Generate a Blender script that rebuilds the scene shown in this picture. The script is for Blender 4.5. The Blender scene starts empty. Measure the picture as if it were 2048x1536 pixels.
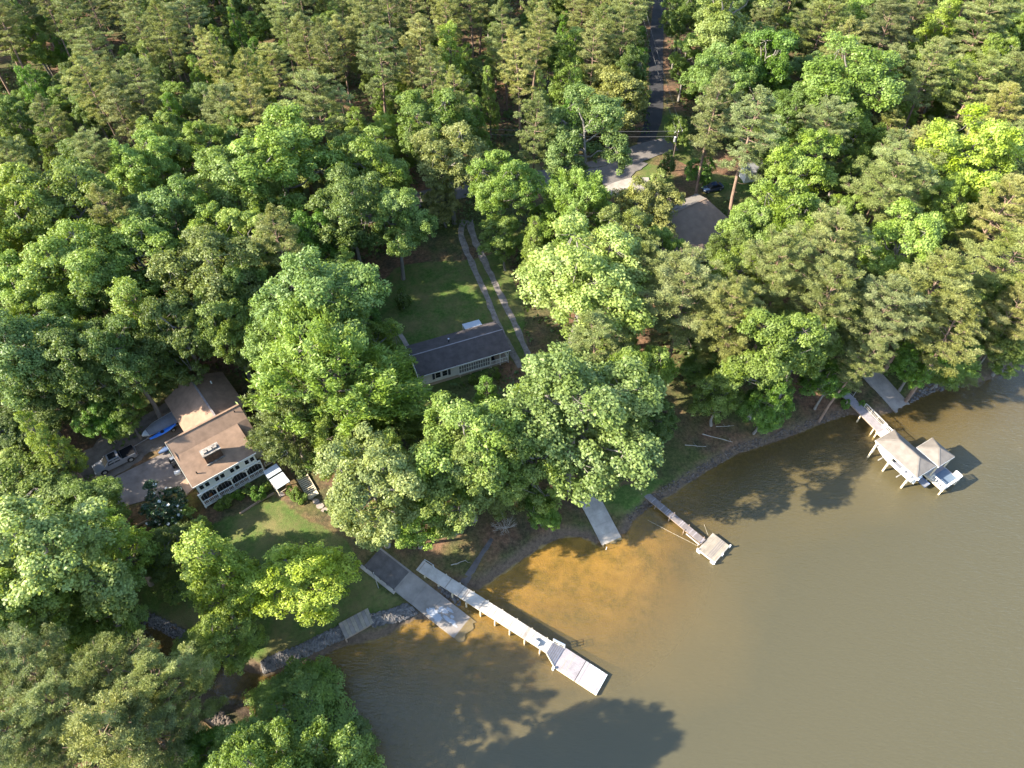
import bpy, math, random
import numpy as np
from mathutils import Vector, Matrix

random.seed(7)
S = bpy.context.scene
COL = S.collection

# ---------------------------------------------------------------- camera, sky, sun, exposure
CAM_H, CAM_P, FPX = 90.0, math.radians(50.0), 1422.0          # height, tilt below horizon, focal length in photo pixels
cam_d = bpy.data.cameras.new('camera'); cam = bpy.data.objects.new('camera', cam_d); COL.objects.link(cam)
cam.location = (0, 0, CAM_H); cam.rotation_euler = (math.pi/2 - CAM_P, 0, 0)
cam_d.sensor_width = 36; cam_d.lens = FPX/2048*36; cam_d.clip_start = .5; cam_d.clip_end = 9000
S.camera = cam

SUN_EL, SHADOW_AZ = math.radians(31), math.radians(13)        # shadows fall to +x, a little away from the camera
W = bpy.data.worlds.new('World'); S.world = W; W.use_nodes = True
nt = W.node_tree; bgn = nt.nodes['Background']
sky = nt.nodes.new('ShaderNodeTexSky'); sky.sky_type = 'NISHITA'; sky.sun_disc = False
sky.sun_elevation = SUN_EL; sky.sun_rotation = math.radians(257); sky.air_density = 1.0; sky.dust_density = .6
nt.links.new(sky.outputs[0], bgn.inputs[0]); bgn.inputs[1].default_value = .15
sun_d = bpy.data.lights.new('sun', 'SUN'); sun_d.energy = 5.0; sun_d.angle = math.radians(.53); sun_d.color = (1, .90, .74)
sun = bpy.data.objects.new('sun', sun_d); COL.objects.link(sun); sun.location = (-80, -20, 140)
sdir = Vector((math.cos(SHADOW_AZ)*math.cos(SUN_EL), math.sin(SHADOW_AZ)*math.cos(SUN_EL), -math.sin(SUN_EL)))
sun.rotation_euler = sdir.to_track_quat('-Z', 'Y').to_euler()
vs = S.view_settings; vs.view_transform = 'Standard'; vs.look = 'None'; vs.gamma = 1; vs.use_curve_mapping = False
vs.exposure = 2.03
cy = S.cycles
cy.max_bounces = 6; cy.diffuse_bounces = 4; cy.glossy_bounces = 2; cy.transmission_bounces = 4; cy.transparent_max_bounces = 8
cy.caustics_reflective = False; cy.caustics_refractive = False; cy.sample_clamp_indirect = 4
cy.use_denoising = True

# ---------------------------------------------------------------- survey helpers: photo measurements to metres
cp, sp = math.cos(CAM_P), math.sin(CAM_P)
def pl(x, y, z=0.0):
    """point of the level z that the measured direction meets"""
    u, v = (x-1024)/FPX, (y-768)/FPX
    t = (CAM_H-z)/(sp+v*cp)
    return (u*t, (cp-v*sp)*t)
def proj(X, Y, Z):
    d = Y*cp-(Z-CAM_H)*sp
    return 1024+FPX*X/d, 768+FPX*(-Y*sp-(Z-CAM_H)*cp)/d
def mpp(X, Y, Z):
    return (Y*cp-(Z-CAM_H)*sp)/FPX

# ---------------------------------------------------------------- terrain
SHORE = [pl(*p) for p in [(760,1800),(735,1640),(712,1560),(672,1508),(610,1470),(520,1432),(440,1395),(380,1362),(300,1320),(262,1270),(290,1243),(345,1272),
    (420,1300),(475,1338),(535,1352),(620,1322),(690,1292),(760,1277),(830,1238),(872,1240),(910,1222),(898,1190),(925,1176),(960,1178),(1000,1150),(1050,1113),
    (1085,1092),(1120,1076),(1165,1074),(1200,1090),(1248,1072),(1268,1040),(1300,1015),(1350,985),(1410,945),(1480,905),(1560,880),(1640,848),(1700,828),
    (1745,835),(1790,822),(1830,800),(1870,782),(1930,772),(1990,755),(2048,725),(2150,690),(2400,560)]]
SHORE = [(-60.,-2500.),(-45.,-60.)] + SHORE + [(330.,150.),(2500.,300.)]
WPOLY = np.array(SHORE + [(2500., -2500.)])
SH = np.array(SHORE)
def inpoly(P, poly):
    P = np.atleast_2d(P); x, y = P[:, 0], P[:, 1]; c = np.zeros(len(P), bool); n = len(poly)
    for i in range(n):
        x1, y1 = poly[i]; x2, y2 = poly[(i+1) % n]
        if y1 == y2: continue
        k = ((y1 > y) != (y2 > y)) & (x < (x2-x1)*(y-y1)/(y2-y1)+x1)
        c ^= k
    return c
def dseg(P, L):
    d = np.full(len(P), 1e9)
    for a, b in zip(L[:-1], L[1:]):
        ab = b-a; t = np.clip(((P-a)@ab)/(ab@ab+1e-9), 0, 1)
        d = np.minimum(d, np.hypot(*(P-a-t[:, None]*ab).T))
    return d
def sdist(P):
    P = np.atleast_2d(np.asarray(P, float))
    return np.where(inpoly(P, WPOLY), -1, 1)*dseg(P, SH)
def vnoise(P, s, seed=0):
    Q = P/s; i = np.floor(Q).astype(np.int64); f = Q-i; f = f*f*(3-2*f)
    def h(a, b):
        n = (a*374761393+b*668265263+seed*974711) & 0x7fffffff
        n = ((n ^ (n >> 13))*1274126177) & 0x7fffffff
        return ((n ^ (n >> 16)) & 0xffff)/65535.
    a, b = i[:, 0], i[:, 1]
    return (h(a, b)*(1-f[:, 0])+h(a+1, b)*f[:, 0])*(1-f[:, 1])+(h(a, b+1)*(1-f[:, 0])+h(a+1, b+1)*f[:, 0])*f[:, 1]
COVE = pl(1085, 1150)
RAMPS = []      # (A, B, half width, zA, zB)
def terr(P):
    P = np.atleast_2d(np.asarray(P, float)); d = sdist(P)
    n = vnoise(P, 3.1, 3)-.5; n2 = vnoise(P, 11., 5)-.5
    dl = np.maximum(d, 0); s = np.clip((d+n*.8)/1.6, 0, 1); s = s*s*(3-2*s)
    land = .85*s+.075*np.minimum(dl, 55)+.02*np.clip(dl-55, 0, 300)+n*.12*np.clip(d, 0, 1)+n2*.5*np.clip(d/12, 0, 1)
    dw = np.maximum(-d, 0); cv = np.clip((np.hypot(P[:, 0]-COVE[0], P[:, 1]-COVE[1])-9)/26, 0, 1); dw = dw*(1+2.2*cv*cv*(3-2*cv))      # the cove shelves gently, the rest falls away
    bed = -(.045*np.minimum(dw, 9)+.085*np.clip(dw-9, 0, 25)+.03*np.maximum(dw-34, 0)+.02*n*np.clip(dw, 0, 1))
    z = np.where(d > 0, land, np.maximum(bed, -5.))
    for A, B, hw, za, zb in RAMPS:
        A = np.array(A); B = np.array(B); ab = B-A; L = math.hypot(*ab); u = ab/L
        t = (P-A)@u; l = np.abs((P-A)@np.array([-u[1], u[0]]))
        zr = za+(zb-za)*np.clip(t/L, 0, 1)-.16
        k = (l < hw+.7) & (t > -.5) & (t < L+.3)
        z = np.where(k, np.minimum(z, zr+np.clip(l-hw-.1, 0, 1)*.8), z)
    return z
def tz(x, y): return float(terr([(x, y)])[0])
def pg(x, y, h=0.0):
    """point h above the terrain"""
    z = 2.0
    for _ in range(12):
        X, Y = pl(x, y, z+h); z = .5*z+.5*tz(X, Y)
    X, Y = pl(x, y, z+h)
    return X, Y, z+h
def mid(a, b): return ((a[0]+b[0])/2, (a[1]+b[1])/2)
def ramp_def(tl, tr, bl, br, za, zb):
    A = mid(pl(*tl, za), pl(*tr, za)); B = mid(pl(*bl, zb), pl(*br, zb))
    w = math.dist(pl(*bl, zb), pl(*br, zb))/2
    RAMPS.append((A, B, w, za, zb)); return A, B, w, za, zb
RAMP1 = ramp_def((690,1098), (800,1130), (923,1288), (951,1243), 1.75, -.12)
RAMP2 = ramp_def((1161,1000), (1190,982), (1204,1090), (1246,1081), 1.5, -.05)
RAMP3 = ramp_def((1728,745), (1748,738), (1790,824), (1820,808), 1.9, .12)

# ---------------------------------------------------------------- mesh helpers
class MB:
    def __init__(s): s.v = []; s.f = []
    def add(s, vs, fs):
        o = len(s.v); s.v += [tuple(p) for p in vs]; s.f += [tuple(i+o for i in f) for f in fs]; return s
    def box(s, c, d, yaw=0., pitch=0.):
        x, y, z = d[0]/2, d[1]/2, d[2]/2; M = Matrix.Rotation(yaw, 3, 'Z') @ Matrix.Rotation(pitch, 3, 'Y')
        P = [M @ Vector((a*x, b*y, e*z))+Vector(c) for a in (-1, 1) for b in (-1, 1) for e in (-1, 1)]
        return s.add(P, [(0,1,3,2),(4,6,7,5),(0,4,5,1),(2,3,7,6),(0,2,6,4),(1,5,7,3)])
    def bb(s, x0, x1, y0, y1, z0, z1): return s.box(((x0+x1)/2, (y0+y1)/2, (z0+z1)/2), (x1-x0, y1-y0, z1-z0))
    def beam(s, a, b, w, h=None):
        a, b = Vector(a), Vector(b); h = h or w; d = (b-a).normalized(); up = Vector((0, 0, 1))
        if abs(d.z) > .95: up = Vector((0, 1, 0))
        r = d.cross(up).normalized(); t = r.cross(d); P = []
        for p in (a, b):
            for i, j in ((-1,-1), (1,-1), (1,1), (-1,1)): P.append(p+r*(i*w/2)+t*(j*h/2))
        return s.add(P, [(3,2,1,0),(4,5,6,7),(0,1,5,4),(1,2,6,5),(2,3,7,6),(3,0,4,7)])
    def tube(s, pts, rs, n=8, cap=True):
        pts = [Vector(p) for p in pts]; P = []; F = []
        for i, p in enumerate(pts):
            d = (pts[min(i+1, len(pts)-1)]-pts[max(i-1, 0)]).normalized()
            a = d.orthogonal().normalized() if i == 0 else (a-d*a.dot(d)).normalized()
            b = d.cross(a)
            for k in range(n):
                t = 2*math.pi*k/n; P.append(p+(a*math.cos(t)+b*math.sin(t))*rs[i])
        for i in range(len(pts)-1):
            for k in range(n): F.append((i*n+k, i*n+(k+1) % n, (i+1)*n+(k+1) % n, (i+1)*n+k))
        if cap: F.append(tuple(range(n))[::-1]); F.append(tuple((len(pts)-1)*n+k for k in range(n)))
        return s.add(P, F)
    def slab(s, pts, th):
        """a sheet with thickness straight down; pts is a 3-d polygon seen from above"""
        n = len(pts); P = [Vector(p) for p in pts]; Q = [p-Vector((0, 0, th)) for p in P]
        return s.add(P+Q, [tuple(range(n)), tuple(range(2*n-1, n-1, -1))]+[(i, n+i, n+(i+1) % n, (i+1) % n) for i in range(n)])
    def prism(s, prof, y0, y1):
        """profile in x,z pushed along y"""
        n = len(prof)
        P = [(x, y0, z) for x, z in prof]+[(x, y1, z) for x, z in prof]
        return s.add(P, [tuple(range(n)), tuple(range(2*n-1, n-1, -1))]+[(i, n+i, n+(i+1) % n, (i+1) % n) for i in range(n)])
    def build(s, name, mat, parent=None, smooth=False, bevel=0):
        me = bpy.data.meshes.new(name); me.from_pydata(s.v, [], s.f); me.update()
        if smooth: me.polygons.foreach_set('use_smooth', [True]*len(me.polygons))
        import bmesh
        bm = bmesh.new(); bm.from_mesh(me); bmesh.ops.recalc_face_normals(bm, faces=bm.faces)
        if bevel: bmesh.ops.bevel(bm, geom=bm.edges[:], offset=bevel, segments=2, affect='EDGES', clamp_overlap=True)
        bm.to_mesh(me); bm.free()
        if mat: me.materials.append(mat)
        o = bpy.data.objects.new(name, me); COL.objects.link(o)
        if parent: o.parent = parent
        return o
def tag(o, label=None, cat=None, group=None, kind=None):
    if label: o['label'] = label
    if cat: o['category'] = cat
    if group: o['group'] = group
    if kind: o['kind'] = kind
    return o
def empty(name, loc, yaw=0., label=None, cat=None, group=None):
    o = bpy.data.objects.new(name, None); COL.objects.link(o); o.location = loc; o.rotation_euler = (0, 0, yaw)
    o.empty_display_size = .3
    return tag(o, label, cat, group)
def copy_tree(o, parent=None):
    c = o.copy(); COL.objects.link(c); c.parent = parent
    for ch in o.children: copy_tree(ch, c)
    return c

# ---------------------------------------------------------------- materials
def nodes(name):
    m = bpy.data.materials.new(name); m.use_nodes = True; t = m.node_tree
    return m, t, t.nodes['Principled BSDF']
def mat(name, c, rough=.7, var=.25, scale=3., c2=None, bump=0., bscale=None, metal=0., spec=.3, stretch=None, coat=0.):
    """painted or weathered surface: base colour broken up by two noises"""
    m, t, b = nodes(name); N = t.nodes.new; Lk = t.links.new
    co = N('ShaderNodeTexCoord'); mp = N('ShaderNodeMapping'); Lk(co.outputs['Object'], mp.inputs[0])
    if stretch: mp.inputs['Scale'].default_value = stretch
    n1 = N('ShaderNodeTexNoise'); n1.inputs['Scale'].default_value = scale; n1.inputs['Detail'].default_value = 6; n1.inputs['Roughness'].default_value = .65
    Lk(mp.outputs[0], n1.inputs['Vector'])
    r = N('ShaderNodeValToRGB'); r.color_ramp.elements[0].position = .3; r.color_ramp.elements[1].position = .72
    a = c2 or tuple(x*(1-var) for x in c); bcol = c if c2 else tuple(min(1, x*(1+var*.6)) for x in c)
    r.color_ramp.elements[0].color = (*a, 1); r.color_ramp.elements[1].color = (*bcol, 1)
    Lk(n1.outputs[0], r.inputs[0]); Lk(r.outputs[0], b.inputs['Base Color'])
    b.inputs['Roughness'].default_value = rough; b.inputs['Metallic'].default_value = metal; b.inputs['Specular IOR Level'].default_value = spec
    b.inputs['Coat Weight'].default_value = coat
    if bump:
        n2 = N('ShaderNodeTexNoise'); n2.inputs['Scale'].default_value = bscale or scale*6; n2.inputs['Detail'].default_value = 4
        Lk(mp.outputs[0], n2.inputs['Vector']); bp = N('ShaderNodeBump'); bp.inputs['Strength'].default_value = bump; bp.inputs['Distance'].default_value = .05
        Lk(n2.outputs[0], bp.inputs['Height']); Lk(bp.outputs[0], b.inputs['Normal'])
    return m

def leaf_mat(name, trans=.44, dark=.62, light=1.45, rough=.5, tint=(1.15, 1.08, .55)):
    """leaf colour comes from the object's own colour, varied leaf by leaf"""
    m, t, b = nodes(name); N = t.nodes.new; Lk = t.links.new
    oi = N('ShaderNodeObjectInfo'); at = N('ShaderNodeAttribute'); at.attribute_name = 'v'
    mr = N('ShaderNodeMapRange'); mr.inputs['To Min'].default_value = dark; mr.inputs['To Max'].default_value = light
    Lk(at.outputs['Fac'], mr.inputs['Value'])
    mx = N('ShaderNodeMix'); mx.data_type = 'RGBA'; mx.blend_type = 'MULTIPLY'; mx.inputs['Factor'].default_value = 1
    Lk(oi.outputs['Color'], mx.inputs['A']); Lk(mr.outputs[0], mx.inputs['B'])
    # young leaves a little yellower
    tc = N('ShaderNodeTexCoord'); nz = N('ShaderNodeTexNoise'); nz.inputs['Scale'].default_value = .42; nz.inputs['Detail'].default_value = 2; Lk(tc.outputs['Object'], nz.inputs['Vector'])
    ad = N('ShaderNodeVectorMath'); ad.operation = 'ADD'; Lk(tc.outputs['Object'], ad.inputs[0]); Lk(oi.outputs['Location'], ad.inputs[1]); Lk(ad.outputs[0], nz.inputs['Vector'])     # slow drift of tone within a crown
    nv = N('ShaderNodeMapRange'); nv.inputs['From Min'].default_value = .3; nv.inputs['From Max'].default_value = .7; nv.inputs['To Min'].default_value = .76; nv.inputs['To Max'].default_value = 1.24; Lk(nz.outputs[0], nv.inputs['Value'])
    ns = N('ShaderNodeMapRange'); ns.inputs['From Min'].default_value = .3; ns.inputs['From Max'].default_value = .7; ns.inputs['To Min'].default_value = 1.06; ns.inputs['To Max'].default_value = .84; Lk(nz.outputs[0], ns.inputs['Value'])
    ht = N('ShaderNodeHueSaturation'); Lk(mx.outputs['Result'], ht.inputs['Color']); Lk(nv.outputs[0], ht.inputs['Value']); Lk(ns.outputs[0], ht.inputs['Saturation'])
    mh = N('ShaderNodeMapRange'); mh.inputs['To Min'].default_value = .506; mh.inputs['To Max'].default_value = .482
    Lk(at.outputs['Fac'], mh.inputs['Value']); Lk(mh.outputs[0], ht.inputs['Hue'])
    Lk(ht.outputs[0], b.inputs['Base Color']); b.inputs['Roughness'].default_value = rough; b.inputs['Specular IOR Level'].default_value = .35
    tr = N('ShaderNodeBsdfTranslucent'); tm = N('ShaderNodeMix'); tm.data_type = 'RGBA'; tm.blend_type = 'MULTIPLY'; tm.inputs['Factor'].default_value = 1
    Lk(ht.outputs[0], tm.inputs['A']); tm.inputs['B'].default_value = (*tint, 1); Lk(tm.outputs['Result'], tr.inputs[0])
    ms = N('ShaderNodeMixShader'); ms.inputs[0].default_value = trans; Lk(b.outputs[0], ms.inputs[1]); Lk(tr.outputs[0], ms.inputs[2])
    Lk(ms.outputs[0], t.nodes['Material Output'].inputs[0])
    return m
M = {}
M['leaf'] = leaf_mat('leaf'); M['needle'] = leaf_mat('needle', .3, .7, 1.35, .55, (1.1, 1.05, .6)); M['waxy'] = leaf_mat('waxy_leaf', .12, .6, 1.4, .3)
M['bark'] = mat('bark', (.20, .165, .135), .9, .4, 4, bump=.5, stretch=(1, 1, .25))
M['pinebark'] = mat('pine_bark', (.22, .15, .11), .9, .4, 3.5, bump=.5, stretch=(1, 1, .3))
M['greybark'] = mat('grey_bark', (.19, .172, .15), .9, .3, 4, bump=.4, stretch=(1, 1, .3))
M['petal'] = mat('petal', (.8, .78, .7), .6, .1)
M['concrete'] = mat('concrete', (.25, .22, .195), .85, .35, .5, bump=.15, bscale=12)
M['concrete2'] = mat('pale_concrete', (.33, .295, .255), .85, .4, .6, bump=.15, bscale=12)
M['palecon'] = mat('pale_patch', (.31, .33, .365), .45, .12, 1.5)
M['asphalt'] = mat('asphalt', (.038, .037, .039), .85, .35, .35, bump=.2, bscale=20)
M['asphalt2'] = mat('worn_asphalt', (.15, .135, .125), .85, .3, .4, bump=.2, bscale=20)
M['gravel'] = mat('gravel', (.17, .145, .125), .95, .45, .8, bump=.6, bscale=9)
M['rut'] = mat('rut_gravel', (.22, .19, .165), .95, .5, 1.6, bump=.6, bscale=9)
M['pad'] = mat('dark_pad', (.105, .095, .092), .9, .4, .8, bump=.2)
M['white'] = mat('white_paint', (.78, .77, .73), .5, .08, 2)
M['siding'] = mat('white_siding', (.72, .71, .66), .55, .08, 1.5)
M['cream'] = mat('cream_paint', (.60, .55, .44), .6, .1, 2)
M['ply'] = mat('pressure_treated_timber', (.56, .48, .34), .8, .22, 2.5, stretch=(1, 1, .4))
M['deckw'] = mat('bleached_decking', (.44, .41, .37), .8, .28, .9)
M['deckold'] = mat('worn_boards', (.30, .265, .235), .85, .3, 1.5)
M['deckg'] = mat('grey_decking', (.28, .255, .265), .8, .25, 1.5)
M['deckd'] = mat('weathered_decking', (.20, .175, .17), .85, .35, 2)
M['deckbr'] = mat('brown_decking', (.30, .20, .13), .8, .25, 2)
M['floatw'] = mat('float_decking', (.30, .26, .205), .85, .3, 1.5)
M['home_roof'] = mat('charcoal_shingle', (.080, .068, .066), .9, .32, .9, bump=.25, bscale=14)
M['tan_roof'] = mat('tan_shingle', (.245, .162, .110), .9, .3, .8, bump=.25, bscale=14)
M['boat_roof'] = mat('beige_shingle', (.165, .146, .128), .9, .25, 1.0, bump=.2, bscale=14)
M['h3_roof'] = mat('brown_shingle', (.20, .148, .115), .9, .22, .8, bump=.25, bscale=14)
M['brick'] = mat('sooty_brick', (.22, .12, .07), .9, .6, 1.6, c2=(.03, .025, .022), bump=.3)
M['stone_cap'] = mat('mortar_cap', (.42, .38, .33), .9, .4, 2.2, c2=(.07, .06, .055))
M['block'] = mat('foundation_block', (.42, .34, .28), .9, .2, 2)
M['glass'] = mat('window_glass', (.02, .022, .026), .08, .1, 1, spec=.5)
M['carglass'] = mat('tinted_car_glass', (.012, .013, .015), .3, .1, 1, spec=.2)
M['screen'] = mat('porch_screen', (.035, .036, .036), .6, .3, 2)
M['lattice'] = mat('porch_glazing', (.17, .17, .175), .35, .25, 3)
M['shutter'] = mat('slate_shutter', (.045, .05, .065), .6, .1)
M['metalroof'] = mat('white_metal_sheet', (.44, .475, .52), .4, .08, 1.5)
M['steel'] = mat('galvanised_steel', (.45, .45, .46), .4, .12, 3, metal=.6)
M['black'] = mat('black_plastic', (.02, .02, .022), .5, .2)
M['tyre'] = mat('tyre_rubber', (.018, .018, .018), .85, .2)
M['silver'] = mat('silver_car_paint', (.27, .28, .31), .32, .05, 2, metal=.35, coat=.6)
M['vinyl'] = mat('black_bed_cover', (.014, .014, .016), .95, .2, spec=.05)
M['carblue'] = mat('dark_blue_car_paint', (.02, .035, .08), .3, .1, 2, coat=.6)
M['gel'] = mat('white_gelcoat', (.80, .80, .80), .25, .04, 2, coat=.4)
M['canvas'] = mat('grey_boat_canvas', (.19, .20, .23), .8, .15, 2)
M['blue'] = mat('bright_blue_plastic', (.03, .16, .62), .4, .15, 3)
M['slateblue'] = mat('faded_blue_canvas', (.09, .14, .26), .7, .2, 2)
M['bingreen'] = mat('green_bin_plastic', (.02, .06, .035), .5, .2)
M['chair'] = mat('orange_brown_wicker', (.30, .13, .05), .7, .3, 4)
M['polewood'] = mat('creosote_pole', (.10, .08, .065), .9, .3, 3)
M['logs'] = mat('split_logs', (.30, .24, .19), .9, .4, 5)
M['stone'] = mat('riprap_stone', (.135, .126, .122), .9, .6, 1.6, bump=.3, bscale=8)
M['driftwood'] = mat('driftwood', (.40, .36, .31), .9, .25, 4)
M['rope'] = mat('rope', (.6, .55, .45), .8, .1)
M['timber'] = mat('landscape_timber', (.27, .20, .15), .9, .3, 2)
M['stained'] = mat('stained_concrete', (.20, .172, .16), .85, .5, .35, bump=.15)
M['bank'] = mat('brown_bank_stone', (.115, .092, .075), .95, .5, 1.5, bump=.3)
M['bluefloor'] = mat('blue_grey_dock_floor', (.10, .14, .19), .6, .12, 2)
M['wire'] = mat('cable', (.12, .12, .12), .6, .1)
M['flag'] = mat('pavers', (.30, .25, .21), .9, .3, 2)
# ---------------------------------------------------------------- ground sheet (terrain and lake bed in one)
def axis(lo, hi, step, far):
    a = list(np.arange(lo, hi+1e-6, step)); s = step
    while a[-1] < far: s *= 1.35; a.append(a[-1]+s)
    s = step
    while a[0] > -far: s *= 1.35; a.insert(0, a[0]-s)
    return np.array(a)
def sheet(name, xs, ys, z, attrs, m):
    nx, ny = len(xs), len(ys); X, Y = np.meshgrid(xs, ys)
    co = np.stack([X.ravel(), Y.ravel(), z], 1).astype(np.float32)
    i = (np.arange(ny-1)[:, None]*nx+np.arange(nx-1)[None]).ravel()
    q = np.stack([i, i+1, i+nx+1, i+nx], 1).astype(np.int32)
    me = quadmesh(name, co, q, attrs); me.materials.append(m)
    me.polygons.foreach_set('use_smooth', np.ones(len(q), bool))
    o = bpy.data.objects.new(name, me); COL.objects.link(o); return o
def quadmesh(name, co, q, attrs):
    me = bpy.data.meshes.new(name); me.vertices.add(len(co)); me.vertices.foreach_set('co', np.ascontiguousarray(co, np.float32).ravel())
    n = len(q); me.loops.add(4*n); me.loops.foreach_set('vertex_index', np.ascontiguousarray(q, np.int32).ravel())
    me.polygons.add(n); me.polygons.foreach_set('loop_start', np.arange(0, 4*n, 4, dtype=np.int32))
    me.update(calc_edges=True)
    for k, a in attrs.items():
        at = me.attributes.new(k, 'FLOAT', 'POINT'); at.data.foreach_set('value', np.ascontiguousarray(a, np.float32))
    return me
GRASS = [[(300,1085),(470,1032),(552,992),(600,1030),(690,1075),(760,1185),(845,1217),(760,1235),(680,1262),(520,1328),(430,1292),(300,1240),(262,1150)],
    [(765,560),(800,530),(945,520),(1000,500),(1045,600),(1050,740),(1020,720),(840,800),(790,760),(750,690),(745,600)],
    [(1256,330),(1290,325),(1322,330),(1345,350),(1350,385),(1290,375),(1262,358)],
    [(1196,352),(1216,345),(1240,372),(1212,388)], [(1335,215),(1385,285),(1400,322),(1370,330),(1320,300),(1290,292),(1320,250)],
    [(1190,990),(1290,955),(1330,960),(1260,1030),(1230,1030)], [(1400,345),(1500,355),(1520,400),(1420,400)], [(985,335),(1080,325),(1080,345),(1010,352)],
    [(350,985),(375,975),(388,1000),(350,1008)]]
GW = [np.array([pg(*p)[:2] for p in poly]) for poly in GRASS]
gx = axis(-118, 118, .62, 3500); gy = axis(6, 170, .62, 3500)
GP = np.stack([a.ravel() for a in np.meshgrid(gx, gy)], 1)
gz = terr(GP); gd = sdist(GP)
ga = np.zeros(len(GP))
for poly in GW:
    k = (GP[:, 0] > poly[:, 0].min()-3) & (GP[:, 0] < poly[:, 0].max()+3) & (GP[:, 1] > poly[:, 1].min()-3) & (GP[:, 1] < poly[:, 1].max()+3)
    Q = GP[k]; c = np.vstack([poly, poly[:1]]); d = np.where(inpoly(Q, poly), 1, -1)*dseg(Q, c)
    ga[k] = np.maximum(ga[k], np.clip(.5+d/2.4, 0, 1))
def ground_mat():
    m, t, b = nodes('forest_floor'); N = t.nodes.new; Lk = t.links.new
    g = N('ShaderNodeNewGeometry')
    def noise(s, d=5, r=.6):
        n = N('ShaderNodeTexNoise'); n.inputs['Scale'].default_value = s; n.inputs['Detail'].default_value = d; n.inputs['Roughness'].default_value = r
        Lk(g.outputs['Position'], n.inputs['Vector']); return n.outputs[0]
    def ramp(f, *st):
        r = N('ShaderNodeValToRGB'); e = r.color_ramp.elements
        while len(e) < len(st): e.new(.5)
        for k, (p, c) in enumerate(st): e[k].position = p; e[k].color = (*c, 1)
        Lk(f, r.inputs[0]); return r.outputs[0]
    def mix(f, a, c):
        x = N('ShaderNodeMix'); x.data_type = 'RGBA'; Lk(f, x.inputs['Factor']); Lk(a, x.inputs['A']); Lk(c, x.inputs['B']); return x.outputs['Result']
    def attr(n):
        a = N('ShaderNodeAttribute'); a.attribute_name = n; return a.outputs['Fac']
    def math_(op, a, c):
        x = N('ShaderNodeMath'); x.operation = op; x.use_clamp = False
        for k, q in enumerate((a, c)):
            if isinstance(q, (int, float)): x.inputs[k].default_value = q
            else: Lk(q, x.inputs[k])
        return x.outputs[0]
    n1, n2, n3 = noise(.35), noise(2.2, 6, .7), noise(.09, 4)
    straw = ramp(n2, (.3, (.07, .042, .028)), (.5, (.15, .085, .05)), (.75, (.26, .155, .095)))
    leafm = ramp(n2, (.3, (.035, .028, .018)), (.55, (.09, .065, .04)), (.8, (.18, .13, .08)))
    floor = mix(ramp(n1, (.42, (0, 0, 0)), (.6, (1, 1, 1))), straw, leafm)
    moss = ramp(n2, (.35, (.03, .05, .012)), (.7, (.09, .12, .03)))
    floor = mix(ramp(n3, (.42, (0, 0, 0)), (.6, (.8, .8, .8))), floor, moss)
    grass = ramp(n2, (.28, (.036, .064, .013)), (.5, (.062, .104, .022)), (.72, (.105, .145, .036)))
    dry = ramp(n1, (.35, (.12, .098, .045)), (.65, (.19, .148, .066)))
    grass = mix(ramp(noise(.22, 5, .7), (.40, (0, 0, 0)), (.64, (.72, .72, .72))), grass, dry)
    gf = math_('ADD', attr('grass'), math_('MULTIPLY', math_('SUBTRACT', n1, .5), .9))
    col = mix(ramp(gf, (.42, (0, 0, 0)), (.58, (1, 1, 1))), floor, grass)
    mud = ramp(n2, (.3, (.06, .044, .032)), (.7, (.15, .108, .076)))
    sand = ramp(noise(.5, 6, .7), (.3, (.21, .138, .05)), (.7, (.32, .215, .082)))
    bed = mix(ramp(noise(.28, 6, .75), (.46, (0, 0, 0)), (.62, (.7, .7, .7))), sand, ramp(n2, (.3, (.06, .06, .025)), (.7, (.16, .13, .05))))
    bed = mix(attr('cove'), ramp(n2, (.3, (.055, .045, .024)), (.7, (.13, .098, .05))), bed)      # dark silt away from the sandy cove
    sf = math_('ADD', attr('shore'), math_('MULTIPLY', math_('SUBTRACT', n1, .5), 1.6))      # metres inland
    col = mix(ramp(math_('MULTIPLY', sf, .25), (.15, (1, 1, 1)), (.42, (0, 0, 0))), col, mud)
    col = mix(ramp(math_('ADD', math_('MULTIPLY', sf, .5), .5), (.35, (1, 1, 1)), (.55, (0, 0, 0))), col, bed)
    Lk(col, b.inputs['Base Color']); b.inputs['Roughness'].default_value = .95; b.inputs['Specular IOR Level'].default_value = .15
    bp = N('ShaderNodeBump'); bp.inputs['Strength'].default_value = .7; bp.inputs['Distance'].default_value = .15; Lk(noise(5, 5, .75), bp.inputs['Height']); Lk(bp.outputs[0], b.inputs['Normal'])
    return m
ground = sheet('ground', gx, gy, gz, {'grass': ga, 'shore': np.clip(gd, -60, 60), 'cove': np.clip(1.15-(np.hypot(GP[:, 0]-COVE[0], GP[:, 1]-COVE[1])-9)/24, 0, 1)}, ground_mat()); tag(ground, 'wooded slope of leaf litter, lawn and sandy shore', kind='structure')

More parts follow.
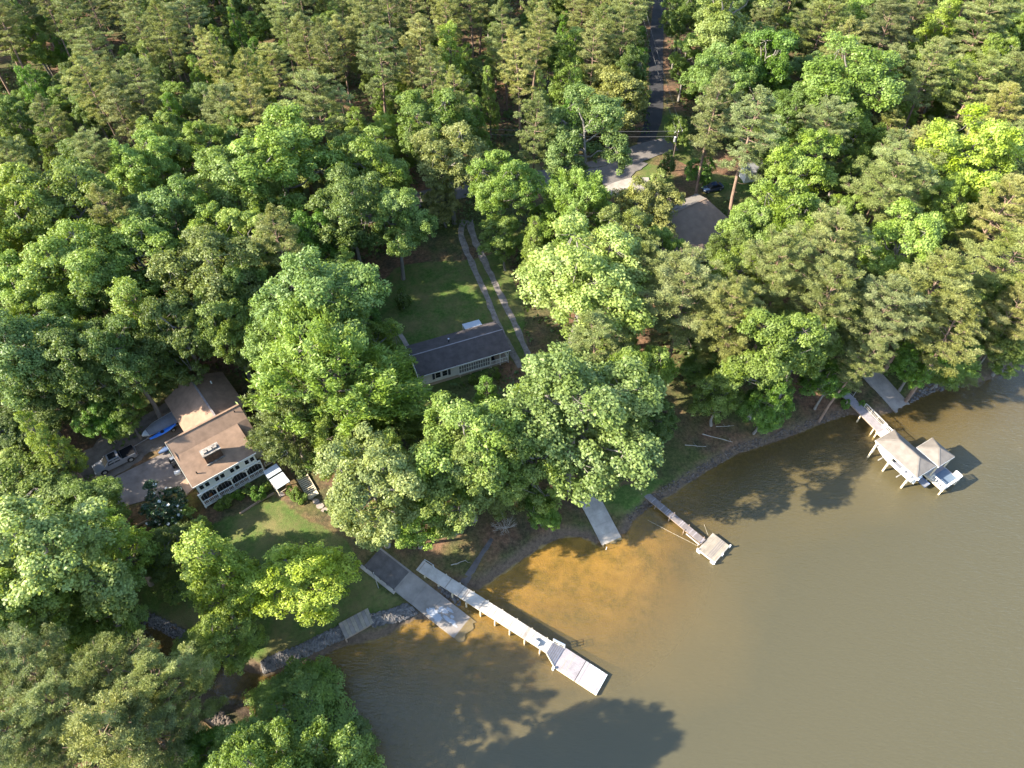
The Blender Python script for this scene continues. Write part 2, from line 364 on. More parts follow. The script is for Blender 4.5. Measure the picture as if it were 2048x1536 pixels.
# ---------------------------------------------------------------- lake
def water_mat():
    m, t, b = nodes('lake_water'); N = t.nodes.new; Lk = t.links.new; t.nodes.remove(b)
    g = N('ShaderNodeNewGeometry'); at = N('ShaderNodeAttribute'); at.attribute_name = 'depth'
    def noise(s, d=3, st=None, dist=0):
        n = N('ShaderNodeTexNoise'); n.inputs['Scale'].default_value = s; n.inputs['Detail'].default_value = d; n.inputs['Distortion'].default_value = dist
        mp = N('ShaderNodeMapping'); Lk(g.outputs['Position'], mp.inputs[0])
        if st: mp.inputs['Scale'].default_value = st[0]; mp.inputs['Rotation'].default_value = (0, 0, st[1])
        Lk(mp.outputs[0], n.inputs['Vector']); return n.outputs[0]
    ex = N('ShaderNodeMath'); ex.operation = 'MULTIPLY'; ex.inputs[1].default_value = -.85; Lk(at.outputs['Fac'], ex.inputs[0])
    e2 = N('ShaderNodeMath'); e2.operation = 'EXPONENT'; Lk(ex.outputs[0], e2.inputs[0])
    f = N('ShaderNodeMath'); f.operation = 'SUBTRACT'; f.inputs[0].default_value = 1; Lk(e2.outputs[0], f.inputs[1])
    tr = N('ShaderNodeBsdfTransparent'); tr.inputs[0].default_value = (.96, .88, .66, 1)
    cr = N('ShaderNodeValToRGB'); e = cr.color_ramp.elements
    e[0].position = .0; e[0].color = (.130, .097, .040, 1); e[1].position = 1; e[1].color = (.074, .066, .036, 1)
    dm = N('ShaderNodeMath'); dm.operation = 'MULTIPLY'; dm.inputs[1].default_value = .3; Lk(at.outputs['Fac'], dm.inputs[0])
    da = N('ShaderNodeMath'); da.operation = 'ADD'; Lk(dm.outputs[0], da.inputs[0])
    nn = N('ShaderNodeMath'); nn.operation = 'MULTIPLY_ADD'; nn.inputs[1].default_value = 1.1; nn.inputs[2].default_value = -.55; Lk(noise(.045, 4), nn.inputs[0]); Lk(nn.outputs[0], da.inputs[1])
    Lk(da.outputs[0], cr.inputs[0])
    df = N('ShaderNodeBsdfDiffuse'); Lk(cr.outputs[0], df.inputs[0]); b2 = N('ShaderNodeBump'); b2.inputs['Strength'].default_value = .22; b2.inputs['Distance'].default_value = .2; Lk(noise(1.3, 4, ((1, 3., 1), .6), .6), b2.inputs['Height']); Lk(b2.outputs[0], df.inputs['Normal'])
    m1 = N('ShaderNodeMixShader'); Lk(f.outputs[0], m1.inputs[0]); Lk(tr.outputs[0], m1.inputs[1]); Lk(df.outputs[0], m1.inputs[2])
    ad = N('ShaderNodeMath'); ad.operation = 'ADD'; Lk(noise(1.1, 4, ((1, 3.2, 1), .6), .5), ad.inputs[0]); Lk(noise(.25, 2, ((1, 2.2, 1), .9)), ad.inputs[1])
    bp = N('ShaderNodeBump'); bp.inputs['Strength'].default_value = .6; bp.inputs['Distance'].default_value = .2; Lk(ad.outputs[0], bp.inputs['Height'])
    gl = N('ShaderNodeBsdfGlossy'); gl.inputs['Roughness'].default_value = .09; Lk(bp.outputs[0], gl.inputs['Normal'])
    dp = N('ShaderNodeVectorMath'); dp.operation = 'DOT_PRODUCT'; Lk(g.outputs['Incoming'], dp.inputs[0]); Lk(bp.outputs[0], dp.inputs[1])     # Schlick, the same from above and below
    def mth(op, a, b=None):
        x = N('ShaderNodeMath'); x.operation = op; x.use_clamp = op == 'SUBTRACT'
        for k, q in enumerate((a, b)):
            if q is None: continue
            if isinstance(q, (int, float)): x.inputs[k].default_value = q
            else: Lk(q, x.inputs[k])
        return x
    fr = mth('ADD', mth('MULTIPLY', mth('POWER', mth('SUBTRACT', 1., mth('ABSOLUTE', dp.outputs['Value']).outputs[0]).outputs[0], 5.).outputs[0], .95).outputs[0], .045)
    m2 = N('ShaderNodeMixShader'); Lk(fr.outputs[0], m2.inputs[0]); Lk(m1.outputs[0], m2.inputs[1]); Lk(gl.outputs[0], m2.inputs[2])
    Lk(m2.outputs[0], t.nodes['Material Output'].inputs[0]); return m
wx = axis(-70, 140, 1., 3500); wy = axis(4, 100, 1., 3500); WP = np.stack([a.ravel() for a in np.meshgrid(wx, wy)], 1)
wd = -terr(WP)
water = sheet('lake_water', wx, wy, np.zeros(len(WP)), {'depth': np.clip(wd, 0, 6)}, water_mat())
# cut the sheet away inland, where no water lies
import bmesh
bm = bmesh.new(); bm.from_mesh(water.data); wsd = sdist(WP); bm.verts.ensure_lookup_table()
bmesh.ops.delete(bm, geom=[v for v in bm.verts if wsd[v.index] > 4], context='VERTS'); bm.to_mesh(water.data); bm.free()
tag(water, 'brown shallow lake clearing to amber sand at the shore', kind='structure')

# ---------------------------------------------------------------- roads and drives: strips laid on the terrain
def strip(name, pts, widths, m, lift=.05, label=None, step=.7, jit=.0, parent=None):
    P = [np.array(p[:2]) for p in pts]; C = []; Wd = []
    for i in range(len(P)-1):
        p0, p1, p2, p3 = P[max(i-1, 0)], P[i], P[i+1], P[min(i+2, len(P)-1)]; n = max(2, int(np.hypot(*(p2-p1))/step))
        for k in range(n):
            t = k/n; C.append(.5*((2*p1)+(-p0+p2)*t+(2*p0-5*p1+4*p2-p3)*t*t+(-p0+3*p1-3*p2+p3)*t**3)); Wd.append(widths[i]+(widths[i+1]-widths[i])*t)
    C.append(P[-1]); Wd.append(widths[-1]); C = np.array(C); T = np.gradient(C, axis=0); T /= np.hypot(*T.T)[:, None]; Nn = np.stack([-T[:, 1], T[:, 0]], 1)
    k = 7; rows = []
    for j in range(k):
        w = np.array(Wd)*(j/(k-1)-.5)
        if jit and j in (0, k-1): w = w*(1+jit*(vnoise(C, 1.3, j+9)-.5)*2)
        rows.append(C+Nn*w[:, None])
    V = np.stack(rows, 1).reshape(-1, 2); z = terr(V)+lift
    mb = MB(); mb.v = [(a, b, c) for (a, b), c in zip(V, z)]
    for i in range(len(C)-1):
        for j in range(k-1): mb.f.append((i*k+j, i*k+j+1, (i+1)*k+j+1, (i+1)*k+j))
    o = mb.build(name, m, parent, smooth=True)
    if not parent: tag(o, label, kind='structure')
    return o
def patch(name, px, m, label, lift=.06, sub=14):
    """four-cornered sheet laid on the terrain"""
    a, b, c, d = [np.array(pg(*p)[:2]) for p in px]; mb = MB(); n = sub
    V = np.array([(a*(1-i/n)+b*i/n)*(1-j/n)+(d*(1-i/n)+c*i/n)*j/n for j in range(n+1) for i in range(n+1)]); z = terr(V)+lift
    mb.v = [(p[0], p[1], q) for p, q in zip(V, z)]
    mb.f = [(j*(n+1)+i, j*(n+1)+i+1, (j+1)*(n+1)+i+1, (j+1)*(n+1)+i) for j in range(n) for i in range(n)]
    o = mb.build(name, m, None, smooth=True); tag(o, label, kind='structure'); return o
R = lambda *ps: [pg(*p) for p in ps]
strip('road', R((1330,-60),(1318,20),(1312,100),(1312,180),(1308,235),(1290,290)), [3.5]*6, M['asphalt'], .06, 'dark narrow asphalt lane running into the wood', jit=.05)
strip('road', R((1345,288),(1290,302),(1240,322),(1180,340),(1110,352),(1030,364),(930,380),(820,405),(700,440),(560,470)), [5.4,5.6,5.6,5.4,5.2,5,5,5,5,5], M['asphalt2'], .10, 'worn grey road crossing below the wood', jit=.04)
strip('path', R((1075,380),(1110,374),(1180,362)), [1.2]*3, M['concrete2'], .12, 'pale gravel shoulder beside the worn road', jit=.2)
strip('driveway', R((1262,316),(1243,336),(1232,356),(1226,374)), [8.,6.5,5.5,4.5], M['asphalt2'], .13, 'grey asphalt apron at the road bend', jit=.1)
strip('driveway', R((1216,386),(1240,377),(1268,370),(1300,370)), [3.,4.4,4.6,4.6], M['concrete2'], .16, 'bright concrete driveway leading off the road', jit=.06)
# two wheel ruts up to the white house
strip('path', R((930,440),(922,470),(945,530),(972,588),(992,640),(1022,700),(1042,735)), [1.1,1.1,1.05,1,1,1,1], M['rut'], .05, 'gravel wheel rut beside the white home, nearer its porch end', jit=.35)
strip('path', R((940,440),(945,470),(972,530),(1000,588),(1030,650),(1058,715),(1070,740)), [1.2,1.1,1.1,1.05,1,1,1], M['rut'], .05, 'gravel wheel rut on the outer side of the drive', jit=.35)
strip('driveway', R((120,965),(190,935),(250,893),(310,858),(365,820)), [6.6,7.0,7.4,7.0,6], M['gravel'], .05, 'brown gravel lane where the pickup is parked', jit=.12)
patch('driveway', [(205,968),(348,897),(385,975),(232,1018)], M['stained'], 'dark stained concrete apron below the brown house', .10)
strip('path', R((800,668),(820,700),(838,735)), [.8,.8,.8], M['flag'], .05, 'bare footpath at the corner of the white home', jit=.4)

# ---------------------------------------------------------------- trees
def unit(a): return a/(np.linalg.norm(a, axis=1, keepdims=True)+1e-9)
def leafmesh(name, pos, nrm, L, Wd, val, rng, axis_=None, fold=.12):
    n = len(pos); nrm = unit(nrm)
    a = rng.normal(size=(n, 3)) if axis_ is None else axis_
    t = unit(np.cross(nrm, np.cross(a, nrm))); b = np.cross(nrm, t); L = L[:, None]; Wd = Wd[:, None]
    V = np.stack([pos-t*L*.5, pos+b*Wd*.5+nrm*Wd*fold, pos+t*L*.5, pos-b*Wd*.5+nrm*Wd*fold], 1).reshape(-1, 3)
    q = np.arange(4*n).reshape(n, 4)
    return quadmesh(name, V, q, {'v': np.repeat(np.clip(val, 0, 1), 4)})
def sphere_dirs(n, rng): return unit(rng.normal(size=(n, 3)))
def limb(mb, a, b, r0, r1, rng, n=5, seg=4, sag=.08):
    a, b = np.array(a, float), np.array(b, float); L = np.linalg.norm(b-a); pts = []; 
    for i in range(seg+1):
        t = i/seg; p = a+(b-a)*t; p = p+rng.normal(size=3)*L*sag*math.sin(math.pi*t)*.6; p[2] -= L*sag*math.sin(math.pi*t); pts.append(p)
    mb.tube(pts, [r0+(r1-r0)*i/seg for i in range(seg+1)], n)
PROTO = {}
def broadleaf(key, seed, H=17., R=5., cb=.30, nl=15, kind='round', nleaf=20000, leaf=.36, droop=0.):
    rng = np.random.default_rng(seed); c = H*(1+cb)/2; ch = H*(1-cb)/2; lobes = []
    for i in range(nl):
        for _ in range(60):
            d = sphere_dirs(1, rng)[0]; d[2] = d[2]*.9+.18
            if kind == 'cone':
                zz = rng.uniform(-.9, .95); w = (1-(zz+1)/2)**.75*.95+.08
                az = i*2.4+rng.uniform(-.5, .5); q = np.array([math.cos(az)*w*.62*R, math.sin(az)*w*.62*R, c+zz*ch*.93]); rr = R*(.22+.26*w)
            else:
                k = rng.uniform(.42, .92); q = np.array([d[0]*k*R, d[1]*k*R, c+d[2]*k*ch]); rr = R*rng.uniform(.30, .46)*(1-.2*max(d[2], 0))
            if all(np.linalg.norm(q-l[0]) > .62*(rr+l[1])*.9 for l in lobes): break
        lobes.append((q, rr))
    C0 = np.array([l[0] for l in lobes]); R0 = np.array([l[1] for l in lobes]); pc = []; pr = []
    for j, (q, rr) in enumerate(lobes):
        m = int(30*(rr/(R*.38))**2); d = sphere_dirs(m, rng); d = unit(d+.55*unit((q-np.array([0, 0, c-ch*.5]))[None])+np.array([0, 0, .2]))
        p = q+d*rr*rng.uniform(.72, 1.28, (m, 1))*np.array([1, 1, .8])
        inside = (np.linalg.norm(p[:, None]-C0[None], axis=2) < .74*R0[None]).sum(1)-(np.linalg.norm(p-q, axis=1) < .74*rr)
        p = p[inside < 1]; pc.append(p); pr.append(rng.uniform(.34, .92, len(p))*R/5.)
    pc = np.vstack(pc); pr = np.concatenate(pr); w = pr**2; idx = rng.choice(len(pc), nleaf, p=w/w.sum())
    d = sphere_dirs(nleaf, rng); d[:, 2] = d[:, 2]*.8+.22; d = unit(d)
    pos = pc[idx]+d*pr[idx][:, None]*rng.uniform(.45, 1.08, (nleaf, 1))*np.array([1, 1, .72])
    if droop: pos[:, 2] -= droop*rng.random(nleaf)**2*pr[idx]*1.6
    nrm = d*.7+np.array([0, 0, .55])+rng.normal(size=(nleaf, 3))*.45
    pv = rng.uniform(0, 1, len(pc)); val = .45*pv[idx]+.45*rng.random(nleaf)+.1*np.clip(d[:, 2], 0, 1)
    L = leaf*rng.uniform(.65, 1.3, nleaf)*R/5.
    ax = None
    Wd = L*.68
    if kind == 'feather':                                                  # long compound leaves on arching shoots
        sh = np.array([0, 0, .35]); out = unit(pc[idx]-np.array([0, 0, c-ch*.3])); ax = out+sh+rng.normal(size=(nleaf, 3))*.35
        pos = pc[idx]+out*pr[idx][:, None]*rng.uniform(-.2, 1.7, (nleaf, 1))+rng.normal(size=(nleaf, 3))*.22
        pos[:, 2] += .12*np.sin(pos[:, 0]*5); L = L*1.5; Wd = L*.30
    me = leafmesh(key+'_crown', pos, nrm, L, Wd, val, rng, ax); me.materials.append(M['waxy'] if kind == 'waxy' else M['leaf'])
    mb = MB(); top = np.array([rng.normal()*.5, rng.normal()*.5, c+ch*.35]); r = H*.016+.06
    trunk = [np.array([0, 0, -.6]), np.array([0, 0, .1]), np.array([rng.normal()*.2, rng.normal()*.2, H*cb*.6]), np.array([rng.normal()*.3, rng.normal()*.3, c-ch*.4]), top]
    mb.tube(trunk, [r*1.6, r*1.25, r, r*.75, r*.25], 8)
    for q, rr in lobes:
        z0 = max(H*cb*.75, min(q[2]-rr*.8-abs(q[0])*.25, top[2])); f = np.interp(z0, [t[2] for t in trunk], range(5)); i = min(int(f), 3)
        s = trunk[i]+(trunk[i+1]-trunk[i])*(f-i); limb(mb, s, q, r*.45, r*.16, rng)
        near = np.argsort(np.linalg.norm(pc-q, axis=1))[:40]
        for k in rng.choice(near, min(7, len(near)), replace=False): limb(mb, q, pc[k], r*.15, r*.05, rng, 4, 2)
    PROTO[key] = (mb, me, H, R, c, M['greybark'] if kind in ('pale', 'round') else M['bark'])
def pine(key, seed, H=24., R=3.6, cb=.5, nb=44, lean=.4, flat=.6, dens=1., ns=1.):
    rng = np.random.default_rng(seed); mb = MB(); r = .23
    lx, ly = rng.normal()*lean, rng.normal()*lean
    ax = lambda z: np.array([lx*(z/H)**2+.25*math.sin(z*.25+seed), ly*(z/H)**2+.25*math.cos(z*.21+seed)-.25, z])
    zs = [-.6, .2, H*.2, H*.4, H*.6, H*.75, H*.88, H*.98]; mb.tube([ax(z) for z in zs], [r*1.4, r*1.1, r, r*.85, r*.66, r*.46, r*.25, .03], 8)
    P = []; D = []; V = []; A = []
    for i in range(nb):
        t = (i+rng.uniform(0, 1))/nb; z = H*(cb+(1-cb)*t**.9); s = ax(z); az = i*2.399+rng.uniform(-.5, .5)
        prof = (math.sin(math.pi*min(1, (t*.82+.2)))**.7)*(1 if t < .85 else .75); ln = R*prof*rng.uniform(.65, 1.15)
        el = -.08+.75*t+rng.normal()*.12; d = np.array([math.cos(az)*math.cos(el), math.sin(az)*math.cos(el), math.sin(el)])
        e = s+d*ln+np.array([0, 0, .12*ln]); limb(mb, s, e, .075*(1-.5*t), .02, rng, 4, 3, .06)
        side = np.cross(d, [0, 0, 1]); side /= np.linalg.norm(side)+1e-9
        m = max(3, int(ln*3.4*dens))
        for k in range(m):
            f = rng.uniform(.38, 1.05); o = side*rng.uniform(-1, 1)*ln*.30*(1.1-abs(f-.7)); c = s+(e-s)*f+o+np.array([0, 0, rng.uniform(-.1, .28)])
            if k % 2 == 0: limb(mb, s+(e-s)*max(f-.15, .1), c, .025, .01, rng, 3, 1)
            n = int(rng.uniform(75, 110)*ns); q = sphere_dirs(n, rng); q[:, 2] = q[:, 2]*flat+.3; q = unit(q); tv = rng.random()
            rad = rng.uniform(.38, .62); P.append(c+q*rad*rng.uniform(.15, 1., (n, 1))*np.array([1, 1, flat])); A.append(q); V.append(.5*tv+.5*rng.random(n))
    for k in range(9):                                                     # dead stubs below the crown
        z = H*rng.uniform(cb-.16, cb); az = rng.uniform(0, 6.28); l = rng.uniform(.5, 1.6); limb(mb, ax(z), ax(z)+np.array([math.cos(az)*l, math.sin(az)*l, .15]), .03, .01, rng, 3, 2)
    P = np.vstack(P); A = np.vstack(A); V = np.concatenate(V); n = len(P)
    nrm = np.cross(A, rng.normal(size=(n, 3)))+np.array([0, 0, .6])
    L = rng.uniform(.17, .34, n)/ns**.6; me = leafmesh(key+'_crown', P, nrm, L, L*.25, V, rng, A, .0); me.materials.append(M['needle'])
    PROTO[key] = (mb, me, H, R, H*(cb+(1-cb)*.5), M['pinebark'])

for k in range(7): broadleaf('O%d' % k, 11+k, 17, 5, .24+.02*k, 13+k, 'round', 38000, .26)
for k in range(3): broadleaf('B%d' % k, 31+k, 15, 5, .16, 15+2*k, 'pale', 33000, .26)
for k in range(3): broadleaf('M%d' % k, 41+k, 19, 4, .18, 24, 'cone', 26000, .32)
for k in range(2): broadleaf('W%d' % k, 51+k, 17, 5.5, .16, 22, 'feather', 44000, .25)
for k in range(2): broadleaf('S%d' % k, 61+k, 3.2, 2., .02, 9, 'round', 5200, .62)
broadleaf('G0', 71, 7, 2.6, .06, 11, 'waxy', 9000, .55)
for k in range(5): pine('P%d' % k, 81+k, 24, 3.5+.25*(k % 3), .40+.05*(k % 3), 48, .6)
for k in range(2): pine('L%d' % k, 91+k, 20, 4.6, .40, 52, .3, .55, 1.2, 1.5)      # open-grown, spreading
MESH = {}
for k, (mb, me, H, R_, c, bk) in PROTO.items():
    o = mb.build('trunk', bk, None, smooth=True); MESH[k] = (o.data, me); bpy.data.objects.remove(o)
PAL = dict(lime=(.265, .35, .036), yg=(.205, .305, .042), mg=(.165, .250, .038), pale=(.250, .32, .078), blue=(.160, .245, .056), dark=(.115, .176, .034),
    bright=(.115, .235, .024), olive=(.195, .228, .060), olive2=(.170, .205, .062), gold=(.235, .255, .068), wax=(.030, .060, .022))
TREES = []       # x, y, radius
def put(x, y, key, s_xy, s_z, colour, label, cat='tree', group=None, name=None, rot=None):
    tm, cm = MESH[key]
    t = empty(name or ('pine_tree' if key[0] in 'PL' else {'S': 'shrub', 'M': 'poplar_tree', 'B': 'bushy_tree', 'W': 'walnut_tree'}.get(key[0], 'broadleaf_tree')), (x, y, tz(x, y)-.05), random.uniform(0, 6.28) if rot is None else rot, label, cat, group)
    q = random.uniform(.9, 1.12); t.scale = (s_xy*q, s_xy/q, s_z); t.rotation_euler.x = random.gauss(0, .03); t.rotation_euler.y = random.gauss(0, .03)
    a = bpy.data.objects.new('trunk', tm); COL.objects.link(a); a.parent = t
    c = bpy.data.objects.new('crown', cm); COL.objects.link(c); c.parent = t
    j = [random.uniform(.86, 1.16) for _ in range(2)]; r, g, b = PAL[colour]
    c.color = (r*j[0]*random.uniform(.93, 1.07), g*j[0], b*j[0]*j[1], 1)
    TREES.append((x, y, PROTO[key][3]*s_xy)); return t
def tree_at(px, py, rpx, typ, colour, label, group=None, H=None, **kw):
    """crown centre and crown radius as measured on the photograph; the height is that of its kind"""
    key = random.choice([k for k in PROTO if k[0] == typ]) if len(typ) == 1 else typ
    _, _, H0, R0, c0, _ = PROTO[key]; X, Y = pg(px, py, 10)[:2]
    for _ in range(6):
        z = tz(X, Y); R_ = rpx*mpp(X, Y, z+10)
        h = H or {'P': min(27, max(17, 13+3.0*R_)), 'L': min(24, 12+2.2*R_), 'O': min(25, max(9, 8+2.2*R_)), 'B': min(20, max(6, 4+1.9*R_)), 'M': min(25, max(9, 6+3.6*R_)), 'W': min(22, 5+2.1*R_), 'S': 1.5*R_, 'G': 2.6*R_}[key[0]]
        X, Y = pl(px, py, z+h*c0/H0)
    for _ in range(30):                                                    # a tree stands on land
        if sdist([(X, Y)])[0] > .5: break
        h *= .95; X, Y = pl(px, py, tz(X, Y)+h*c0/H0)
    return put(X, Y, key, R_/R0, h/H0, colour, label, group=group, **kw)
# ---------------------------------------------------------------- buildings
def yawof(a, b): return math.atan2(b[1]-a[1], b[0]-a[0])
def window(par, x0, x1, z0, z1, y, m_frame, rows=2, shut=False, colz=1):
    """a framed window on a wall that faces -y"""
    w = MB(); t = .09
    w.bb(x0, x1, y-.06, y+.04, z0, z0+t).bb(x0, x1, y-.06, y+.04, z1-t, z1).bb(x0, x0+t, y-.055, y+.04, z0+t, z1-t).bb(x1-t, x1, y-.055, y+.04, z0+t, z1-t)
    f = w.build('window', m_frame, par)
    for r in range(rows):
        h = (z1-z0-2*t)/rows
        for c in range(colz):
            ww = (x1-x0-2*t)/colz
            MB().bb(x0+t+c*ww+.02, x0+t+(c+1)*ww-.02, y-.03, y, z0+t+r*h+.025, z0+t+(r+1)*h-.025).build('pane', M['glass'], f)
    if shut:
        for a, b in ((x0-.42, x0-.05), (x1+.05, x1+.42)): MB().bb(a, b, y-.05, y+.01, z0, z1).build('shutter', M['shutter'], par)
    return f
def rail(par, a, b, h, m, n, post=.1, name='railing', top=.12):
    a, b = Vector(a), Vector(b); mb = MB(); up = Vector((0, 0, 1))
    mb.beam(a+up*h, b+up*h, top, .06).beam(a+up*.12, b+up*.12, .07, .05)
    o = mb.build(name, m, par); L = (b-a).length
    for i in range(n+1):
        p = a+(b-a)*(i/n); big = i % max(1, n//3) == 0
        MB().beam(p+up*(0 if big else .14), p+up*(h-.031), post if big else .05).build('post' if big else 'baluster', m, o)
    return o
def boards(mb, x0, x1, y0, y1, z, w=.15, th=.04, gap=.012, par=None, m=None):
    n = max(1, int((x1-x0)/w)); w = (x1-x0)/n; q = random.Random(int(x1*97+z*10)); worn = set(i for i in range(n) if q.random() < .17) if par else set()
    for i in worn: MB().bb(x0+i*w, x0+(i+1)*w-gap, y0, y1, z-th, z-.004).build('worn_board', m or M['deckold'], par)
    for i in range(n):
        if (i in worn): continue
        mb.bb(x0+i*w, x0+(i+1)*w-gap, y0, y1, z-th, z-((i*7) % 3)*.003)
    return mb

# --- white home with charcoal roof
z0 = pg(930,745)[2]; e = 3.35
A = pl(836.4, 754.5, z0+e); B = pl(1021.7, 699.6, z0+e)
home = empty('house', (A[0], A[1], z0), yawof(A, B), 'long white single-storey home with charcoal shingle roof and glazed porch', 'house')
L, Wd, rz = math.dist(A, B), 7.0, e+1.15
hb = -1.2
MB().bb(.3, 11.95, .42, 6.65, .7, e-.02).bb(11.95, L-.3, 3.2, 6.65, .7, e-.02).build('wall', M['siding'], home)
MB().bb(.34, L-.34, .50, 6.6, hb, .7).build('foundation', M['block'], home)
for i in range(11): MB().bb(.28, 11.97, .395, .425, .74+i*.235, .74+i*.235+.205).build('siding_board', M['siding'], home)
for x in (.3, L-.3): MB().add([(x, .42, e-.02), (x, 6.65, e-.02), (x, 3.6, rz-.16)], [(0, 1, 2)]).build('gable', M['siding'], home)
rf = MB().slab([(0, 0, e), (L, 0, e), (L, 3.65, rz), (0, 3.65, rz)], .1).build('roof', M['home_roof'], home)
MB().slab([(0, 3.655, rz), (L, 3.655, rz), (L, Wd, e+.02), (0, Wd, e+.02)], .1).build('roof_slope', M['home_roof'], rf)
MB().beam((0, 3.65, rz+.02), (L, 3.65, rz+.02), .16, .05).build('ridge_cap', M['deckg'], rf)
MB().bb(0, L, -.05, -.005, e-.16, e-.02).build('fascia', M['white'], rf)
MB().beam((-.02, 0, e-.06), (-.02, 3.65, rz-.06), .05, .16).beam((-.02, 3.65, rz-.06), (-.02, Wd, e-.06), .05, .16).build('verge_board', M['white'], rf)
MB().tube([(6.6, 4.6, rz-.4), (6.6, 4.6, rz+.35)], [.09, .09], 8).build('vent_pipe', M['black'], rf)
MB().tube([(6.6, 4.6, rz+.35), (6.6, 4.6, rz+.42)], [.16, .16], 8).build('vent_hood', M['steel'], rf)
window(home, 2.75, 3.75, 1.35, 2.75, .395, M['white']); window(home, 3.85, 4.85, 1.35, 2.75, .395, M['white'])
for a, b in ((2.3, 2.7), (4.9, 5.3)): MB().bb(a, b, .33, .385, 1.35, 2.75).build('shutter', M['shutter'], home)
pf = MB().bb(6.55, 11.95, .30, .385, .62, .98).bb(6.55, 11.95, .30, .385, 2.62, 2.80).bb(6.55, 6.70, .30, .385, .98, 2.62).build('porch_frame', M['white'], home)
n = 13
for i in range(n):
    xa = 6.72+i*(11.93-6.72)/n; xb = xa+(11.93-6.72)/n
    for a, b in ((1.0, 1.78), (1.84, 2.60)): MB().bb(xa+.045, xb-.045, .345, .385, a, b).build('pane', M['lattice'], pf)
    MB().bb(xb-.045, xb+.045, .31, .39, .98, 2.62).build('mullion', M['white'], pf)
MB().bb(6.72, 11.93, .315, .39, 1.77, 1.85).build('mid_rail', M['white'], pf)
MB().bb(11.95, L-.2, .3, 3.2, .52, .62).build('porch_floor', M['deckg'], home)
for x in (12.1, 13.7, L-.3): MB().beam((x, .4, hb), (x, .4, e-.1), .12).build('porch_post', M['white'], home)
for x in (6.8, 8.6, 10.4, 11.8): MB().beam((x, .36, hb), (x, .36, .62), .12).build('porch_post', M['ply'], home)
rail(home, (12.1, .36, .62), (L-.3, .36, .62), .95, M['white'], 12)
rail(home, (L-.3, .36, .62), (L-.3, 3.1, .62), .95, M['white'], 9)
MB().bb(12.6, 13.3, 3.13, 3.195, .66, 2.6).build('door', M['cream'], home)
ch = empty('garden_chair', (0, 0, 0), 0, 'dark chair standing on the open porch of the white home', 'chair')
hm = Matrix.Translation(home.location) @ Matrix.Rotation(home.rotation_euler.z, 4, 'Z')
ch.location = hm @ Vector((12.7, 1.2, .625)); ch.rotation_euler.z = home.rotation_euler.z
MB().bb(-.3, .3, -.3, .3, .36, .44).build('seat', M['black'], ch); MB().bb(-.3, .3, .24, .32, .44, 1.0).build('backrest', M['black'], ch)
for a in (-.26, .26):
    for b in (-.26, .26): MB().beam((a, b, 0), (a, b, .36), .06).build('leg', M['black'], ch)
aw = empty('awning', tuple(hm @ Vector((10.3, 7.05, 0))), home.rotation_euler.z, 'small translucent pale blue sheet-metal awning behind the white home', 'awning')
MB().slab([(0, -.1, 2.95), (3.0, -.1, 2.95), (3.0, 2.0, 2.6), (0, 2.0, 2.6)], .04).build('roof_sheet', M['metalroof'], aw)
for i in range(11): MB().beam((.1+i*.28, -.08, 2.98), (.1+i*.28, 1.98, 2.63), .05, .05).build('sheet_rib', M['metalroof'], aw)
for x in (.1, 2.9): MB().beam((x, 1.9, -1), (x, 1.9, 2.56), .09).build('post', M['white'], aw)
MB().bb(0, 3, 0, 1.9, -.6, .12).build('step_slab', M['concrete'], aw)

# --- brown-roofed house with deck
zb = pg(400,1010)[2]; e = 5.6
A = pl(384.6, 975, zb+e); B = pl(511.7, 903, zb+e); yw = math.radians(38.6)
house = empty('house', (A[0], A[1], zb), yw, 'large tan-roofed lake house with broad brick chimney and railed arched porch', 'house')
hm2 = Matrix.Translation(house.location) @ Matrix.Rotation(yw, 4, 'Z')
X1, X2 = 9.2, 10.7; RY, RZ = 6.7, e+3.0; DY, DZ = 4.75, e+1.75      # ridge, dormer head
MB().bb(.35, X1-.3, .16, 2.6, e-2.15, e-.12).build('wall', M['siding'], house)
MB().bb(.3, X2-.3, 2.6, 9.6, -1, e-1.3).build('wall', M['cream'], house)
MB().add([(X1-.3, .55, e-.12), (X1-.3, 2.6, e-.12), (X1-.3, 4.7, DZ-.15), (X1-.3, 4.7, e-1.3), (X1-.3, 2.6, e-1.3)], [(0, 1, 2, 3, 4)]).build('dormer_cheek', M['siding'], house)
MB().add([(.35, .6, e-.12), (.35, 6.7, RZ-.2), (.35, 9.6, e-.3), (.35, 9.6, e-1.3), (.35, 2.6, e-1.3), (.35, .6, e-1.3)], [(0, 1, 2, 3, 4, 5)]).build('gable', M['siding'], house)
MB().add([(X2-.3, 2.6, e-1.3), (X2-.3, 6.7, RZ-.2), (X2-.3, 9.6, e-.3), (X2-.3, 9.6, e-1.3)], [(0, 1, 2, 3)]).build('gable', M['siding'], house)
rf = MB().slab([(0, DY, DZ), (X2, DY, DZ), (X2, RY, RZ), (0, RY, RZ)], .14).build('roof', M['tan_roof'], house)
MB().slab([(0, -.05, e), (X1, -.05, e), (X1, DY, DZ-.003), (0, DY, DZ-.003)], .14).build('dormer_roof', M['tan_roof'], rf)
MB().slab([(X1+.02, 1.9, e-1.05), (X2, 1.9, e-1.05), (X2, DY, DZ-.004), (X1+.02, DY, DZ-.004)], .14).build('eave_roof', M['tan_roof'], rf)
MB().slab([(0, RY+.004, RZ), (X2, RY+.004, RZ), (X2, 10.0, e-.5), (0, 10.0, e-.5)], .14).build('rear_roof', M['tan_roof'], rf)
MB().slab([(-1.1, .7, e-1.5), (-.02, .7, e-1.15), (-.02, 2.9, e-1.15), (-1.1, 2.9, e-1.5)], .1).build('side_porch_roof', M['tan_roof'], rf)
MB().beam((0, RY, RZ+.02), (X2, RY, RZ+.02), .3, .06).build('ridge_cap', M['tan_roof'], rf)
